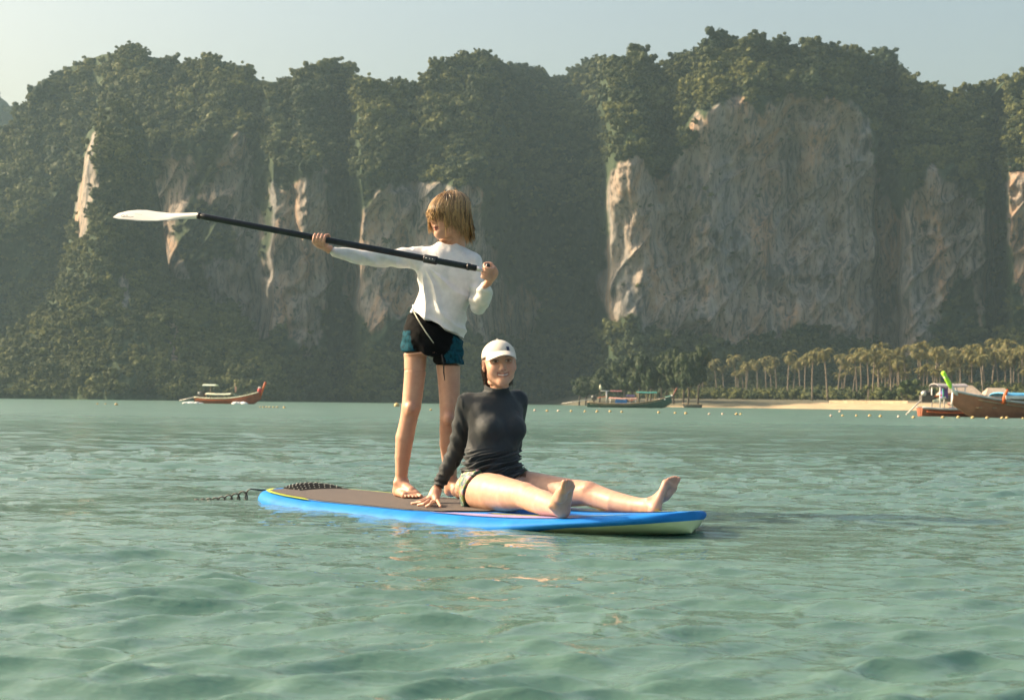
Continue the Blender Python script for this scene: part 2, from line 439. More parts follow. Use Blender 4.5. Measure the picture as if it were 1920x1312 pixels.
PIN_SKY = np.array([(-420, 752), (-260, 735), (-120, 700), (-60, 682), (0, 645), (40, 614), (80, 575), (105, 540), (120, 495), (132, 430), (142, 370), (152, 310), (164, 245), (188, 202), (215, 190), (238, 190), (255, 215), (272, 300),
    (288, 420), (300, 500), (318, 535), (345, 530), (362, 552), (400, 575), (430, 560), (455, 590), (500, 660), (545, 725), (580, 752)], float)
PIN_ROCKS = [[(166, 250), (180, 242), (186, 300), (176, 360), (168, 430), (150, 470), (144, 440), (152, 350)], [(318, 600), (336, 606), (338, 690), (322, 692)], [(215, 520), (240, 500), (244, 560), (226, 590)]]
def pin_E(u): return hor(u) - np.interp(u, PIN_SKY[:, 0], PIN_SKY[:, 1])
def pin_depth(u, e):
    E = pin_E(u)
    d = 452 + 46 * (np.clip(np.abs(u - 205) - 20, 0, None) / 90.0) ** 1.6 * sstep(140, 330, e) + 0.05 * e
    d = d - np.clip(200 - e, 0, None) * 0.11 + np.abs(u - 250) * 0.05
    d = d + 16 * (1 - np.clip((E - e) / 70.0, 0, 1)) ** 2
    X = u * 0.17; Zm = e * 0.17
    return d + 7 * fbm(X / 16, Zm / 16, 8.0, 3, 140) + 3.0 * fbm(X / 5, Zm / 8, 9.0, 3, 150) + 1.2 * fbm(X / 1.6, Zm / 3.2, 9.5, 2, 155)
def pin_rock(u, v):
    wu = u + 22 * fbm(u / 30, v / 50, 3.1, 5, 121, 0.6); wv = v + 40 * fbm(u / 26, v / 70, 7.7, 5, 133, 0.6)
    r = np.zeros(u.shape, bool)
    for p in PIN_ROCKS: r |= in_poly(p, wu, wv)
    return r
def build_pinnacle():
    us = np.arange(-420, 581, 2.4); rows = 180
    E = pin_E(us) - 6
    U, Sg = np.meshgrid(us, np.linspace(0, 1, rows), indexing='ij')
    e = -6 + (np.maximum(E[:, None], -2) + 6) * Sg
    pts = Pn(U, hor(U) - e, pin_depth(U, e)); pts[..., 2] = np.where(Sg == 0, -2.0, pts[..., 2])
    rock = pin_rock(U, hor(U) - e).astype(float)
    top = pts[:, -1, :]; back = []
    for k in range(1, 5):
        q = top.copy(); q[:, 1] += 6 * k; q[:, 2] -= 0.8 * k * k; back.append(q)
    q = back[-1].copy(); q[:, 2] = -2; q[:, 1] += 14; back.append(q)
    pts = np.concatenate([pts, np.stack(back, 1)], 1); rock = np.concatenate([rock, np.zeros((len(us), len(back)))], 1)
    nu, nr = pts.shape[:2]; idx = np.arange(nu * nr).reshape(nu, nr)
    Fq = np.stack([idx[:-1, :-1], idx[1:, :-1], idx[1:, 1:], idx[:-1, 1:]], -1).reshape(-1, 4)
    o = mesh_obj('pinnacle_terrain', pts.reshape(-1, 3), Fq, bpy.data.materials['limestone']); add_attr(o, 'rock', rock.reshape(-1)); tag(o, kind='structure')
build_pinnacle()

def build_far_hill():
    us = np.arange(-500, 420, 8.0)
    ys = np.interp(us, [-500, -300, -120, 0, 12, 30, 70, 140, 420], [200, 120, 140, 178, 190, 215, 260, 330, 430]) + 4 * vnoise(us / 20, 0.1, 0, 5)
    rows = []
    pts = []
    for s in np.linspace(0, 1, 40):
        e = -4 + (hor(us) - ys + 4) * s
        D = 860 + 90 * s + 14 * fbm(us / 60, e / 60, 0, 4, 15)
        p = Pn(us, hor(us) - e, D)
        if s == 0: p[:, 2] = -2
        pts.append(p)
    q = pts[-1].copy(); q[:, 1] += 120; q[:, 2] = -2; pts.append(q)
    pts = np.stack(pts, 0); nr, nu = pts.shape[:2]
    idx = np.arange(nr * nu).reshape(nr, nu)
    Fq = np.stack([idx[:-1, :-1], idx[:-1, 1:], idx[1:, 1:], idx[1:, :-1]], -1).reshape(-1, 4)
    o = mesh_obj('far_hill_terrain', pts.reshape(-1, 3), Fq, simple('far_hill_ground', (0.035, 0.055, 0.03), 0.9, 0, 0.5, 0.15, 0.8, 2.0))
    tag(o, kind='structure')
    return us, ys
FU, FY = build_far_hill()

# ------------------------------------------------------------------ forest on the cliffs
def leaf_material(name, dark, light, attr='tint', typ='INSTANCER'):
    s = Mat(name); s.set(Roughness=0.65); s.p.inputs['Specular IOR Level'].default_value = 0.25
    t = s.attr(attr, typ)
    c = s.ramp(t, [(0.0, dark), (0.55, tuple(0.5 * (a + b) for a, b in zip(dark, light))), (1.0, light)])
    nz = s.noise(s.coord((1, 1, 1)), 2.5, 3)
    c = s.mix(s.ramp(nz, [(0.35, (0.55,) * 3), (0.65, (0.0,) * 3)]), c, tuple(0.7 * a for a in dark))
    s.link(c, s.p.inputs['Base Color'])
    tr = s.node('ShaderNodeBsdfTranslucent'); s.link(c, tr.inputs[0])
    mx = s.node('ShaderNodeMixShader'); mx.inputs[0].default_value = 0.28
    s.link(s.p.outputs[0], mx.inputs[1]); s.link(tr.outputs[0], mx.inputs[2]); s.link(mx.outputs[0], s.out.inputs[0])
    return s.m
def crown_mesh(seed, nlobe=17, nleaf=30, flat=0.9, leaf=0.085):
    """unit crown: lumpy lobes with leaf-clump faces standing off them, gaps between the lobes"""
    r = np.random.default_rng(seed); V = []; Fq = []
    for L in range(nlobe):
        if L == 0: c = np.array([0, 0, 0.05]); R = 0.50
        else:
            a = r.uniform(0, 6.28); rr = r.uniform(0.3, 0.78); c = np.array([rr * math.cos(a), rr * math.sin(a), r.uniform(-0.35, 0.65) * flat]); R = r.uniform(0.11, 0.27)
        mb = MB().sphere((0, 0, 0), 1.0, 9, 6); sv = np.array(mb.v)
        nz = vnoise(sv[:, 0] * 1.7 + L * 3.1, sv[:, 1] * 1.7, sv[:, 2] * 1.7 + seed, 3)
        sv = sv * (1 + 0.28 * nz)[:, None] * R * np.array([1, 1, flat]) * 0.92 + c
        i0 = len(V); V += list(sv); Fq += [tuple(k + i0 for k in f) for f in mb.f]
        for k in range(int(nleaf * (1.7 if L == 0 else 1))):
            n = r.normal(size=3); n /= np.linalg.norm(n)
            if n[2] < -0.3: n[2] *= -1
            p = c + n * R * r.uniform(0.9, 1.12) * np.array([1, 1, flat])
            nn = n + r.normal(size=3) * 0.35; nn /= np.linalg.norm(nn)
            t = np.cross(nn, r.normal(size=3)); t /= np.linalg.norm(t); b = np.cross(nn, t)
            s = leaf * r.uniform(0.5, 1.35)
            i = len(V)
            V += [p + t * s, p + b * s * 0.8 + nn * s * 0.25, p - t * s, p - b * s * 0.8 + nn * s * 0.12]
            Fq.append((i, i + 1, i + 2, i + 3))
    return V, Fq
LEAF = leaf_material('forest_leaves', (0.028, 0.052, 0.019), (0.215, 0.215, 0.060))
def scatter_object(name, pts, scale, tint, rot, protos, mat):
    coll = bpy.data.collections.new(name + '_crowns')
    for i, (V, Fq) in enumerate(protos):
        me = bpy.data.meshes.new('crown'); me.from_pydata([tuple(map(float, p)) for p in V], [], Fq); me.materials.append(mat)
        ob = bpy.data.objects.new('crown', me); coll.objects.link(ob)
    o = mesh_obj(name, pts, [], mat)
    for nm, val in (('scale', scale), ('tint', tint), ('spin', rot)): add_attr(o, nm, val)
    ng = bpy.data.node_groups.new(name + '_scatter', 'GeometryNodeTree')
    ng.interface.new_socket('Geometry', in_out='INPUT', socket_type='NodeSocketGeometry')
    ng.interface.new_socket('Geometry', in_out='OUTPUT', socket_type='NodeSocketGeometry')
    n = ng.nodes; l = ng.links
    gi = n.new('NodeGroupInput'); go = n.new('NodeGroupOutput')
    ci = n.new('GeometryNodeCollectionInfo'); ci.inputs['Collection'].default_value = coll
    ci.inputs['Separate Children'].default_value = True; ci.inputs['Reset Children'].default_value = True
    ip = n.new('GeometryNodeInstanceOnPoints'); ip.inputs['Pick Instance'].default_value = True
    def na(nm):
        a = n.new('GeometryNodeInputNamedAttribute'); a.data_type = 'FLOAT'; a.inputs[0].default_value = nm; return a.outputs['Attribute']
    cx = n.new('ShaderNodeCombineXYZ'); l.new(na('spin'), cx.inputs[2])
    er = n.new('FunctionNodeEulerToRotation'); l.new(cx.outputs[0], er.inputs[0])
    l.new(gi.outputs[0], ip.inputs['Points']); l.new(ci.outputs[0], ip.inputs['Instance'])
    l.new(er.outputs[0], ip.inputs['Rotation']); l.new(na('scale'), ip.inputs['Scale']); l.new(ip.outputs[0], go.inputs[0])
    md = o.modifiers.new('scatter', 'NODES'); md.node_group = ng
    return o
def build_forest():
    r = np.random.default_rng(5)
    protos = [crown_mesh(100 + i, flat=r.uniform(0.7, 1.05)) for i in range(7)]
    n = 27000
    u = r.uniform(-420, 2350, n); s = r.uniform(0, 1, n)
    E = np.interp(u, US, EE); e = 3 + (E - 3) * s
    keep = r.uniform(0, 1, n) < E / 720 * (0.55 + 0.45 * ((u > -20) & (u < 1940)))
    u = u[keep]; e = e[keep]; E = E[keep]
    v = hor(u) - e
    rk = rock_mask(u, v)
    keep = ~rk | (r.uniform(0, 1, len(u)) < 0.05)
    u, e, E, v, rk = u[keep], e[keep], E[keep], v[keep], rk[keep]
    ec = np.interp(u, ECAP[:, 0], ECAP[:, 1]); et = np.interp(u, ETAL[:, 0], ETAL[:, 1])
    steep = (e < ec) & (e > et)
    keep = ~steep | (r.uniform(0, 1, len(u)) < np.where((u < 300) & (u > 60), 0.9, 0.30))
    u, e, E, rk, steep = u[keep], e[keep], E[keep], rk[keep], steep[keep]
    D = cliff_depth(u, e)
    pt = Pn(u, hor(u) - e, D)
    big = r.uniform(0, 1, len(u)) ** 2.2
    sc = np.where(steep, 1.0 + 1.7 * big, 1.6 + 2.6 * big + 2.6 * (r.uniform(0, 1, len(u)) < 0.06)) * np.where(rk, 0.6, 1.0)
    pt[:, 2] += sc * 0.25; pt[:, 1] -= sc * 0.2
    # a few emergent trees that break the skyline
    clump = fbm(pt[:, 0] / 26, pt[:, 2] / 22, 0, 3, 77)
    tint = np.clip(0.45 + 0.60 * clump + r.normal(0, 0.26, len(u)), 0, 1)
    o = scatter_object('cliff_forest', pt, sc, tint, r.uniform(0, 6.28, len(u)), protos, LEAF)
    tag(o, 'hazy green forest clinging to the limestone cliffs and their tops', 'forest', kind='stuff')
    # the pinnacle and its shoulder
    n3 = 6500
    u = r.uniform(-330, 560, n3); E = pin_E(u); e = 2 + np.clip(E - 8, 1, None) * r.uniform(0, 1, n3) ** 0.8
    k = (r.uniform(0, 1, n3) < np.clip(E / 330, 0.12, 1)) & (E > 6) & (~pin_rock(u, hor(u) - e) | (r.uniform(0, 1, n3) < 0.06)); u, e = u[k], e[k]
    sc = 1.1 + 2.3 * r.uniform(0, 1, len(u)) ** 1.8
    pt = Pn(u, hor(u) - e, pin_depth(u, e)); pt[:, 2] += sc * 0.2; pt[:, 1] -= sc * 0.2
    tn = np.clip(0.5 + 0.5 * fbm(pt[:, 0] / 14, pt[:, 2] / 12, 0, 3, 78) + r.normal(0, 0.2, len(u)), 0, 1)
    o = scatter_object('pinnacle_forest', pt, sc, tn, r.uniform(0, 6.28, len(u)), protos, LEAF)
    tag(o, 'sunlit trees clothing the steep pinnacle and low shoulder at left', 'forest', kind='stuff')
    # far hill
    n2 = 900
    u = r.uniform(-300, 200, n2); ys = np.interp(u, FU, FY); s = r.uniform(0.1, 1, n2) ** 0.7
    e = (hor(u) - ys) * s
    pt = Pn(u, hor(u) - e, 850 + 90 * s)
    o = scatter_object('far_hill_forest', pt, r.uniform(3, 6.5, n2), r.uniform(0, 0.8, n2), r.uniform(0, 6.28, n2), protos, LEAF)
    tag(o, 'bluish forest on the distant hill at the far left', 'forest', kind='stuff')
    print('forest', len(tint))
build_forest()
# ================================================================== ORGANIC SURFACES (distance fields -> one mesh)
class SDF:
    def __init__(s, lo, hi, h):
        s.h = h; s.lo = np.array(lo, float)
        n = np.ceil((np.array(hi, float) - s.lo) / h).astype(int) + 1
        s.ax = [(s.lo[i] + h * np.arange(n[i])).astype(np.float32) for i in range(3)]
        s.F = np.full(n, 0.5, np.float32)
    def _sl(s, pmin, pmax, pad):
        o = []
        for i in range(3):
            a = int(np.clip((pmin[i] - pad - s.lo[i]) / s.h, 0, len(s.ax[i]) - 1)); b = int(np.clip((pmax[i] + pad - s.lo[i]) / s.h + 2, 1, len(s.ax[i])))
            o.append(slice(a, max(b, a + 1)))
        return tuple(o)
    def _xyz(s, sl):
        return s.ax[0][sl[0]][:, None, None], s.ax[1][sl[1]][None, :, None], s.ax[2][sl[2]][None, None, :]
    def _put(s, sl, d, k, mode):
        f = s.F[sl]
        if mode == 'add':
            h = np.clip(0.5 + 0.5 * (f - d) / k, 0, 1); s.F[sl] = f * (1 - h) + d * h - k * h * (1 - h)
        else:                       # smooth subtraction
            d = -d; h = np.clip(0.5 - 0.5 * (f - d) / k, 0, 1); s.F[sl] = f * (1 - h) + d * h + k * h * (1 - h)
    def cap(s, a, b, ra, rb, k=0.02, mode='add', squash=None):
        a = np.array(a, float); b = np.array(b, float); R = max(ra, rb)
        sl = s._sl(np.minimum(a, b), np.maximum(a, b), R + 2 * k + 0.012)
        x, y, z = s._xyz(sl); ab = b - a; L = max(float(ab @ ab), 1e-9)
        t = np.clip(((x - a[0]) * ab[0] + (y - a[1]) * ab[1] + (z - a[2]) * ab[2]) / L, 0, 1)
        px = x - a[0] - t * ab[0]; py = y - a[1] - t * ab[1]; pz = z - a[2] - t * ab[2]
        q = px * px + py * py + pz * pz
        if squash is not None:
            w, f = squash; w = np.array(w, float); w /= np.linalg.norm(w)
            c = px * w[0] + py * w[1] + pz * w[2]; q = q + c * c * (f * f - 1)
        s._put(sl, np.sqrt(q) - (ra + (rb - ra) * t), k, mode); return s
    def chain(s, pts, rs, k=0.015, squash=None):
        for i in range(len(pts) - 1): s.cap(pts[i], pts[i + 1], rs[i], rs[i + 1], k if i == 0 else 0.004, squash=squash)
        return s
    def ell(s, c, r, R=None, k=0.02, mode='add'):
        c = np.array(c, float); r = np.array(r, float)
        sl = s._sl(c, c, float(r.max()) + 2 * k + 0.012); x, y, z = s._xyz(sl)
        x = x - c[0]; y = y - c[1]; z = z - c[2]
        if R is not None:
            R = np.array(R, float)          # columns = local axes
            x, y, z = (x * R[0, i] + y * R[1, i] + z * R[2, i] for i in range(3))
        k0 = np.sqrt((x / r[0]) ** 2 + (y / r[1]) ** 2 + (z / r[2]) ** 2)
        k1 = np.sqrt((x / r[0] ** 2) ** 2 + (y / r[1] ** 2) ** 2 + (z / r[2] ** 2) ** 2) + 1e-6
        s._put(sl, k0 * (k0 - 1) / k1, k, mode); return s
    def loft(s, zs, cs, a, b, L, k=0.02):
        """stack of ellipses: heights zs (rising), centres cs (x, y), half-width a along L, half-depth b across"""
        zs = np.array(zs, float); cs = np.array(cs, float); a = np.array(a, float); b = np.array(b, float)
        L = np.array(L, float)[:2]; L /= np.linalg.norm(L); Dv = np.array([-L[1], L[0]])
        R = max(a.max(), b.max())
        sl = s._sl((cs[:, 0].min(), cs[:, 1].min(), zs[0]), (cs[:, 0].max(), cs[:, 1].max(), zs[-1]), R + 2 * k + 0.012)
        x, y, z = s._xyz(sl); zz = np.clip(z, zs[0], zs[-1])
        def I(v):
            # smooth (cosine-free) cubic-ish interpolation by local averaging
            f = np.linspace(zs[0], zs[-1], 200); g = np.interp(f, zs, v); w = np.hanning(15); w /= w.sum()
            g = np.convolve(np.pad(g, 7, mode='edge'), w, 'valid'); return np.interp(zz, f, g).astype(np.float32)
        x = x - I(cs[:, 0]); y = y - I(cs[:, 1]); A = I(a); B = I(b)
        p = (x * L[0] + y * L[1]) / A; q = (x * Dv[0] + y * Dv[1]) / B
        g = np.sqrt(p * p + q * q); d = (g - 1) * np.minimum(A, B)
        dz = np.abs(z - zz)
        d = np.where(dz > 0, np.sqrt(np.maximum(d, 0) ** 2 + dz ** 2) + np.minimum(d, 0) * 0.0, d)
        s._put(sl, d, k, 'add'); return s
    def clip(s, c, n, rad=None):
        """cut away what lies on the side n points to (optionally only within rad of c)"""
        c = np.array(c, float); n = np.array(n, float); n /= np.linalg.norm(n)
        sl = s._sl(c, c, rad) if rad else (slice(None),) * 3
        x, y, z = s._xyz(sl); d = (x - c[0]) * n[0] + (y - c[1]) * n[1] + (z - c[2]) * n[2]
        s.F[sl] = np.maximum(s.F[sl], d); return s
    def at(s, V):
        """field at points (nearest cell); far outside = +0.5"""
        q = np.round((V - s.lo) / s.h).astype(int); ok = np.ones(len(V), bool)
        for i in range(3): ok &= (q[:, i] >= 0) & (q[:, i] < s.F.shape[i])
        r = np.full(len(V), 0.5); q = q[ok]; r[ok] = s.F[q[:, 0], q[:, 1], q[:, 2]]; return r
    def mesh(s):
        Fv = s.F; Fv[0] = Fv[-1] = 1; Fv[:, 0] = Fv[:, -1] = 1; Fv[:, :, 0] = Fv[:, :, -1] = 1
        S = Fv < 0
        n = [k - 1 for k in Fv.shape]
        cnt = np.zeros(n, np.uint8)
        offs = [(i, j, k) for i in (0, 1) for j in (0, 1) for k in (0, 1)]
        for (i, j, k) in offs: cnt += S[i:i + n[0], j:j + n[1], k:k + n[2]]
        I, J, K = np.nonzero((cnt > 0) & (cnt < 8))
        idx = np.full(n, -1, np.int32); idx[I, J, K] = np.arange(len(I))
        c = {o: Fv[I + o[0], J + o[1], K + o[2]] for o in offs}
        acc = np.zeros((len(I), 3)); num = np.zeros(len(I))
        for o in offs:
            for ax in range(3):
                if o[ax]: continue
                p = list(o); p[ax] = 1; p = tuple(p)
                f0, f1 = c[o], c[p]; m = (f0 < 0) != (f1 < 0)
                t = np.where(m, f0 / np.where(m, f0 - f1, 1), 0)
                q = np.zeros((len(I), 3)); q[:] = o; q[:, ax] = t
                acc[m] += q[m]; num += m
        V = (np.stack([I, J, K], -1) + acc / num[:, None]) * s.h + s.lo
        quads = []
        for ax in range(3):
            a, b = [(1, 2), (2, 0), (0, 1)][ax]
            sh0 = [slice(None)] * 3; sh1 = [slice(None)] * 3; sh0[ax] = slice(0, -1); sh1[ax] = slice(1, None)
            S0, S1 = S[tuple(sh0)], S[tuple(sh1)]
            for flip in (False, True):
                m = (S0 & ~S1) if not flip else (~S0 & S1)
                pos = np.argwhere(m)
                ok = (pos[:, a] > 0) & (pos[:, b] > 0) & (pos[:, a] < n[a]) & (pos[:, b] < n[b]); pos = pos[ok]
                def cell(da, db):
                    q = pos.copy(); q[:, a] -= da; q[:, b] -= db; return idx[q[:, 0], q[:, 1], q[:, 2]]
                Q = np.stack([cell(1, 1), cell(0, 1), cell(0, 0), cell(1, 0)], -1)
                quads.append(Q[:, ::-1] if flip else Q)
        Q = np.concatenate(quads); Q = Q[(Q >= 0).all(1)]
        return V, Q
def tuck(V, Q, cloth, near=0.012, by=0.022):
    """draw the skin in where a garment covers it"""
    f = cloth.at(V); w = sstep(near, -0.004, f); return V - vnormals(V, Q) * (w * by)[:, None]
def vnormals(V, Q):
    n = np.cross(V[Q[:, 2]] - V[Q[:, 0]], V[Q[:, 3]] - V[Q[:, 1]])
    N = np.zeros_like(V)
    for i in range(4): np.add.at(N, Q[:, i], n)
    return N / (np.linalg.norm(N, axis=1, keepdims=True) + 1e-12)
def relax(V, Q, it=2, f=0.5):
    for _ in range(it):
        A = np.zeros_like(V); c = np.zeros(len(V))
        for i in range(4):
            j = Q[:, i]; k = Q[:, (i + 1) % 4]
            np.add.at(A, j, V[k]); np.add.at(A, k, V[j]); np.add.at(c, j, 1); np.add.at(c, k, 1)
        V = V * (1 - f) + f * A / c[:, None]
    return V
def join(parts):
    """[(V, Q, C), ...] -> one V, Q, C"""
    V, Q, C, n = [], [], [], 0
    for v, q, c in parts:
        V.append(v); Q.append(q + n); C.append(c); n += len(v)
    return np.concatenate(V), np.concatenate(Q), np.concatenate(C)
def frame(fwd, up):
    """columns: right-hand side of the figure, forward, up"""
    f = Vector(fwd).normalized(); r = f.cross(Vector(up)).normalized(); u = r.cross(f)
    return np.array([[r[i], f[i], u[i]] for i in range(3)])
def arr(v): return np.array(tuple(v), float)

SKIN = np.array([0.59, 0.370, 0.262])

def make_head(h=0.0018, child=False, smile=False, skin=SKIN, neck=0.05):
    """head in its own axes: x = its right, y = face, z = up; chin about z = -0.107, top about z = 0.107"""
    s = SDF((-0.105, -0.125, -0.19), (0.105, 0.14, 0.13), h)
    s.ell((0, -0.014, 0.030), (0.0735, 0.092, 0.080), k=0.02)
    s.ell((0, 0.030, -0.030), (0.060, 0.060, 0.070), k=0.04)
    s.cap((-0.040, 0.005, -0.062), (0, 0.060, -0.088), 0.022, 0.017, 0.03); s.cap((0.040, 0.005, -0.062), (0, 0.060, -0.088), 0.022, 0.017, 0.03)
    s.ell((0, 0.070, -0.090), (0.017, 0.013, 0.014), k=0.022)
    for sx in (-1, 1):
        s.ell((sx * 0.037, 0.054, -0.028), (0.021, 0.022, 0.022), k=0.035)               # cheek
        s.cap((sx * 0.012, 0.078, 0.030), (sx * 0.045, 0.062, 0.030), 0.010, 0.009, 0.02)  # brow
        s.ell((sx * 0.032, 0.092, 0.010), (0.019, 0.018, 0.011), k=0.012, mode='sub')
        s.ell((sx * 0.031, 0.067, 0.009), (0.0145, 0.0125, 0.0125), k=0.004)
        s.cap((sx * 0.018, 0.078, 0.0155), (sx * 0.044, 0.069, 0.013), 0.0035, 0.003, 0.006)  # upper lid
        s.ell((sx * 0.0765, -0.008, -0.004), (0.008, 0.019, 0.031), k=0.006)
        s.ell((sx * 0.083, -0.004, -0.002), (0.005, 0.010, 0.018), k=0.004, mode='sub')
    s.cap((0, 0.080, 0.020), (0, 0.100, -0.026), 0.0075, 0.0105, 0.014)                 # nose
    s.ell((0, 0.101, -0.028), (0.0105, 0.011, 0.009), k=0.008)
    for sx in (-1, 1): s.ell((sx * 0.011, 0.090, -0.031), (0.007, 0.008, 0.006), k=0.006)
    w = 0.030 if smile else 0.021
    up = 0.008 if smile else 0.0
    for sx in (-1, 1):
        s.cap((0, 0.088, -0.0535), (sx * w, 0.072, -0.055 + up), 0.0055, 0.003, 0.006)
        s.cap((0, 0.086, -0.066), (sx * w, 0.072, -0.057 + up), 0.0065, 0.003, 0.006)
        s.cap((0, 0.097, -0.0595), (sx * w * 0.9, 0.080, -0.0565 + up), 0.0030, 0.002, 0.003, mode='sub')
        if smile: s.cap((sx * 0.030, 0.072, -0.030), (sx * 0.042, 0.058, -0.058), 0.0025, 0.0025, 0.008, mode='sub')
    s.cap((0, -0.030, -0.03), (0, -0.040, -0.15), neck, neck * 0.94, 0.025)
    V, Q = s.mesh(); V = relax(V, Q, 1, 0.4)
    C = np.tile(skin, (len(V), 1))
    x, y, z = V[:, 0], V[:, 1], V[:, 2]; ax = np.abs(x)
    def mixc(m, col):
        m = np.clip(m, 0, 1)[:, None]; C[:] = C * (1 - m) + np.array(col) * m
    fr = y > 0.045
    blush = np.exp(-(((ax - 0.040) / 0.022) ** 2 + ((z + 0.022) / 0.020) ** 2)) * fr
    mixc(blush * 0.35, (0.55, 0.22, 0.15))
    mixc(np.exp(-(((x) / 0.013) ** 2 + ((z + 0.030) / 0.012) ** 2)) * (y > 0.09) * 0.3, (0.55, 0.22, 0.15))
    zc = -0.0595 + up * (ax / w) ** 2
    lip = sstep(0.0125, 0.0085, np.abs(z - zc)) * sstep(w + 0.003, w - 0.003, ax) * (y > 0.06)
    mixc(lip * 0.9, (0.36, 0.115, 0.09))
    slit = sstep(0.0036, 0.0020, np.abs(z - zc)) * sstep(w - 0.003, w - 0.008, ax) * (y > 0.06)
    mixc(slit, (0.62, 0.57, 0.52) if smile else (0.16, 0.05, 0.04))
    ex, ez = (ax - 0.031) / 0.0145, (z - 0.0085) / 0.0062
    eye = sstep(1.05, 0.85, np.sqrt(ex ** 2 + ez ** 2)) * (y > 0.05)
    mixc(eye, (0.62, 0.58, 0.54))
    mixc(eye * sstep(0.0072, 0.0056, np.abs(ax - 0.031)), (0.035, 0.022, 0.015))
    lash = sstep(0.0036, 0.002, np.abs(z - (0.0148 - 14 * (ax - 0.030) ** 2))) * sstep(0.017, 0.014, np.abs(ax - 0.031)) * (y > 0.05)
    mixc(lash * 0.9, (0.05, 0.03, 0.02))
    brow = sstep(0.0042, 0.0022, np.abs(z - (0.0305 - 10 * (ax - 0.036) ** 2))) * sstep(0.021, 0.016, np.abs(ax - 0.034)) * (y > 0.04)
    mixc(brow * 0.85, (0.07, 0.045, 0.03))
    mixc(sstep(0.0035, 0.002, np.hypot(ax - 0.008, (z + 0.0365))) * (y > 0.085), (0.15, 0.06, 0.045))
    return V, Q, C

def add_foot(s, o, toe, dorsal, medial_sign, L=0.235, ankle=None):
    """foot from the heel (o) along toe; dorsal = top of the foot"""
    x = Vector(toe).normalized(); z = Vector(dorsal); z = (z - x * z.dot(x)).normalized(); y = z.cross(x) * medial_sign
    o = Vector(o); k = L / 0.235
    def W(a, b, c): return arr(o + (x * a + y * b + z * c) * k)
    s.cap(W(0.030, 0, 0.029), W(0.045, 0, 0.045), 0.029 * k, 0.028 * k, 0.015)
    if ankle is None: s.cap(W(0.055, 0, 0.055), W(0.062, 0, 0.110), 0.031 * k, 0.031 * k, 0.02)
    else: s.cap(W(0.050, 0, 0.052), arr(ankle), 0.031 * k, 0.033 * k, 0.02)
    s.cap(W(0.060, 0.002, 0.060), W(0.145, 0.012, 0.034), 0.030 * k, 0.023 * k, 0.02)
    s.cap(W(0.035, -0.010, 0.024), W(0.155, -0.030, 0.016), 0.022 * k, 0.015 * k, 0.015)
    s.cap(W(0.120, 0.018, 0.028), W(0.172, 0.027, 0.020), 0.021 * k, 0.019 * k, 0.015)
    s.cap(W(0.168, 0.020, 0.017), W(0.158, -0.030, 0.014), 0.017 * k, 0.014 * k, 0.012)
    s.cap(W(0.172, 0.028, 0.017), W(0.222, 0.027, 0.013), 0.0118 * k, 0.0105 * k, 0.004)
    for i, (yy, len_) in enumerate([(0.007, 0.226), (-0.007, 0.216), (-0.020, 0.203), (-0.032, 0.188)]):
        s.cap(W(0.165, yy + 0.003, 0.016), W(len_ - 0.008, yy, 0.010), 0.0082 * k, 0.0066 * k, 0.0025)
    for sx in (-1, 1): s.ell(W(0.058, sx * 0.030, 0.070), (0.011 * k,) * 3, k=0.012)
def add_grip(s, c, axis, palm, rs, wrist, order=1, fr=0.0075, arc=(0.35, 4.3), thumb_arc=(-0.5, -3.0), spacing=0.0155, palm_len=0.03):
    """hand closed round a shaft: c on its axis, palm = direction from the axis to the palm"""
    a = Vector(axis).normalized() * order; n = Vector(palm); n = (n - a * n.dot(a)).normalized(); b = a.cross(n); c = Vector(c)
    def ring(off, an, r): return arr(c + a * off + (n * math.cos(an) + b * math.sin(an)) * r)
    R = rs + fr
    pc = c + n * (rs + 0.014)
    s.cap(arr(pc - a * 0.024), arr(pc + a * 0.024), 0.015, 0.016, 0.012)
    s.cap(arr(pc + n * 0.010 - a * 0.012), arr(pc + n * 0.012 + a * 0.012), 0.014, 0.014, 0.012)
    s.cap(arr(pc + n * 0.012), arr(Vector(wrist)), 0.019, 0.019, 0.015)
    for i in range(4):
        off = (i - 1.5) * spacing; end = arc[1] - (0.5 if i == 3 else 0.15 * abs(i - 1))
        an = np.linspace(arc[0], end, 9)
        r_ = [fr * (1.1 - 0.28 * t) for t in np.linspace(0, 1, 9)]
        s.chain([ring(off, q, R + (0.004 if 2 < j < 6 else 0.001)) for j, q in enumerate(an)], r_, 0.005)
    an = np.linspace(thumb_arc[0], thumb_arc[1], 6)
    s.chain([ring(-2.1 * spacing - 0.004 + 0.006 * j / 5, q, R + 0.003) for j, q in enumerate(an)], [fr * 1.25 * (1 - 0.25 * j / 5) for j in range(6)], 0.008)

def skin_material():
    s = Mat('skin'); s.set(Roughness=0.46); s.p.inputs['Specular IOR Level'].default_value = 0.45
    c = s.attr('Col', out='Color')
    nz = s.noise(s.coord((1, 1, 1)), 45.0, 4)
    c = s.mix(s.ramp(nz, [(0.35, (0.30,) * 3), (0.65, (0.0,) * 3)]), c, (0.42, 0.21, 0.14))
    c = s.mix(s.ramp(s.noise(s.coord((1, 1, 1)), 11.0, 4), [(0.40, (0.0,) * 3), (0.70, (0.35,) * 3)]), c, (0.52, 0.24, 0.16))
    s.link(c, s.p.inputs['Base Color'])
    s.p.inputs['Subsurface Weight'].default_value = 0.12; s.p.inputs['Subsurface Radius'].default_value = (0.012, 0.005, 0.003); s.p.inputs['Subsurface Scale'].default_value = 1.0
    s.bump(s.noise(s.coord((1, 1, 1)), 110.0, 4), 0.3, 0.0015)
    return s.m
SKIN_M = skin_material()
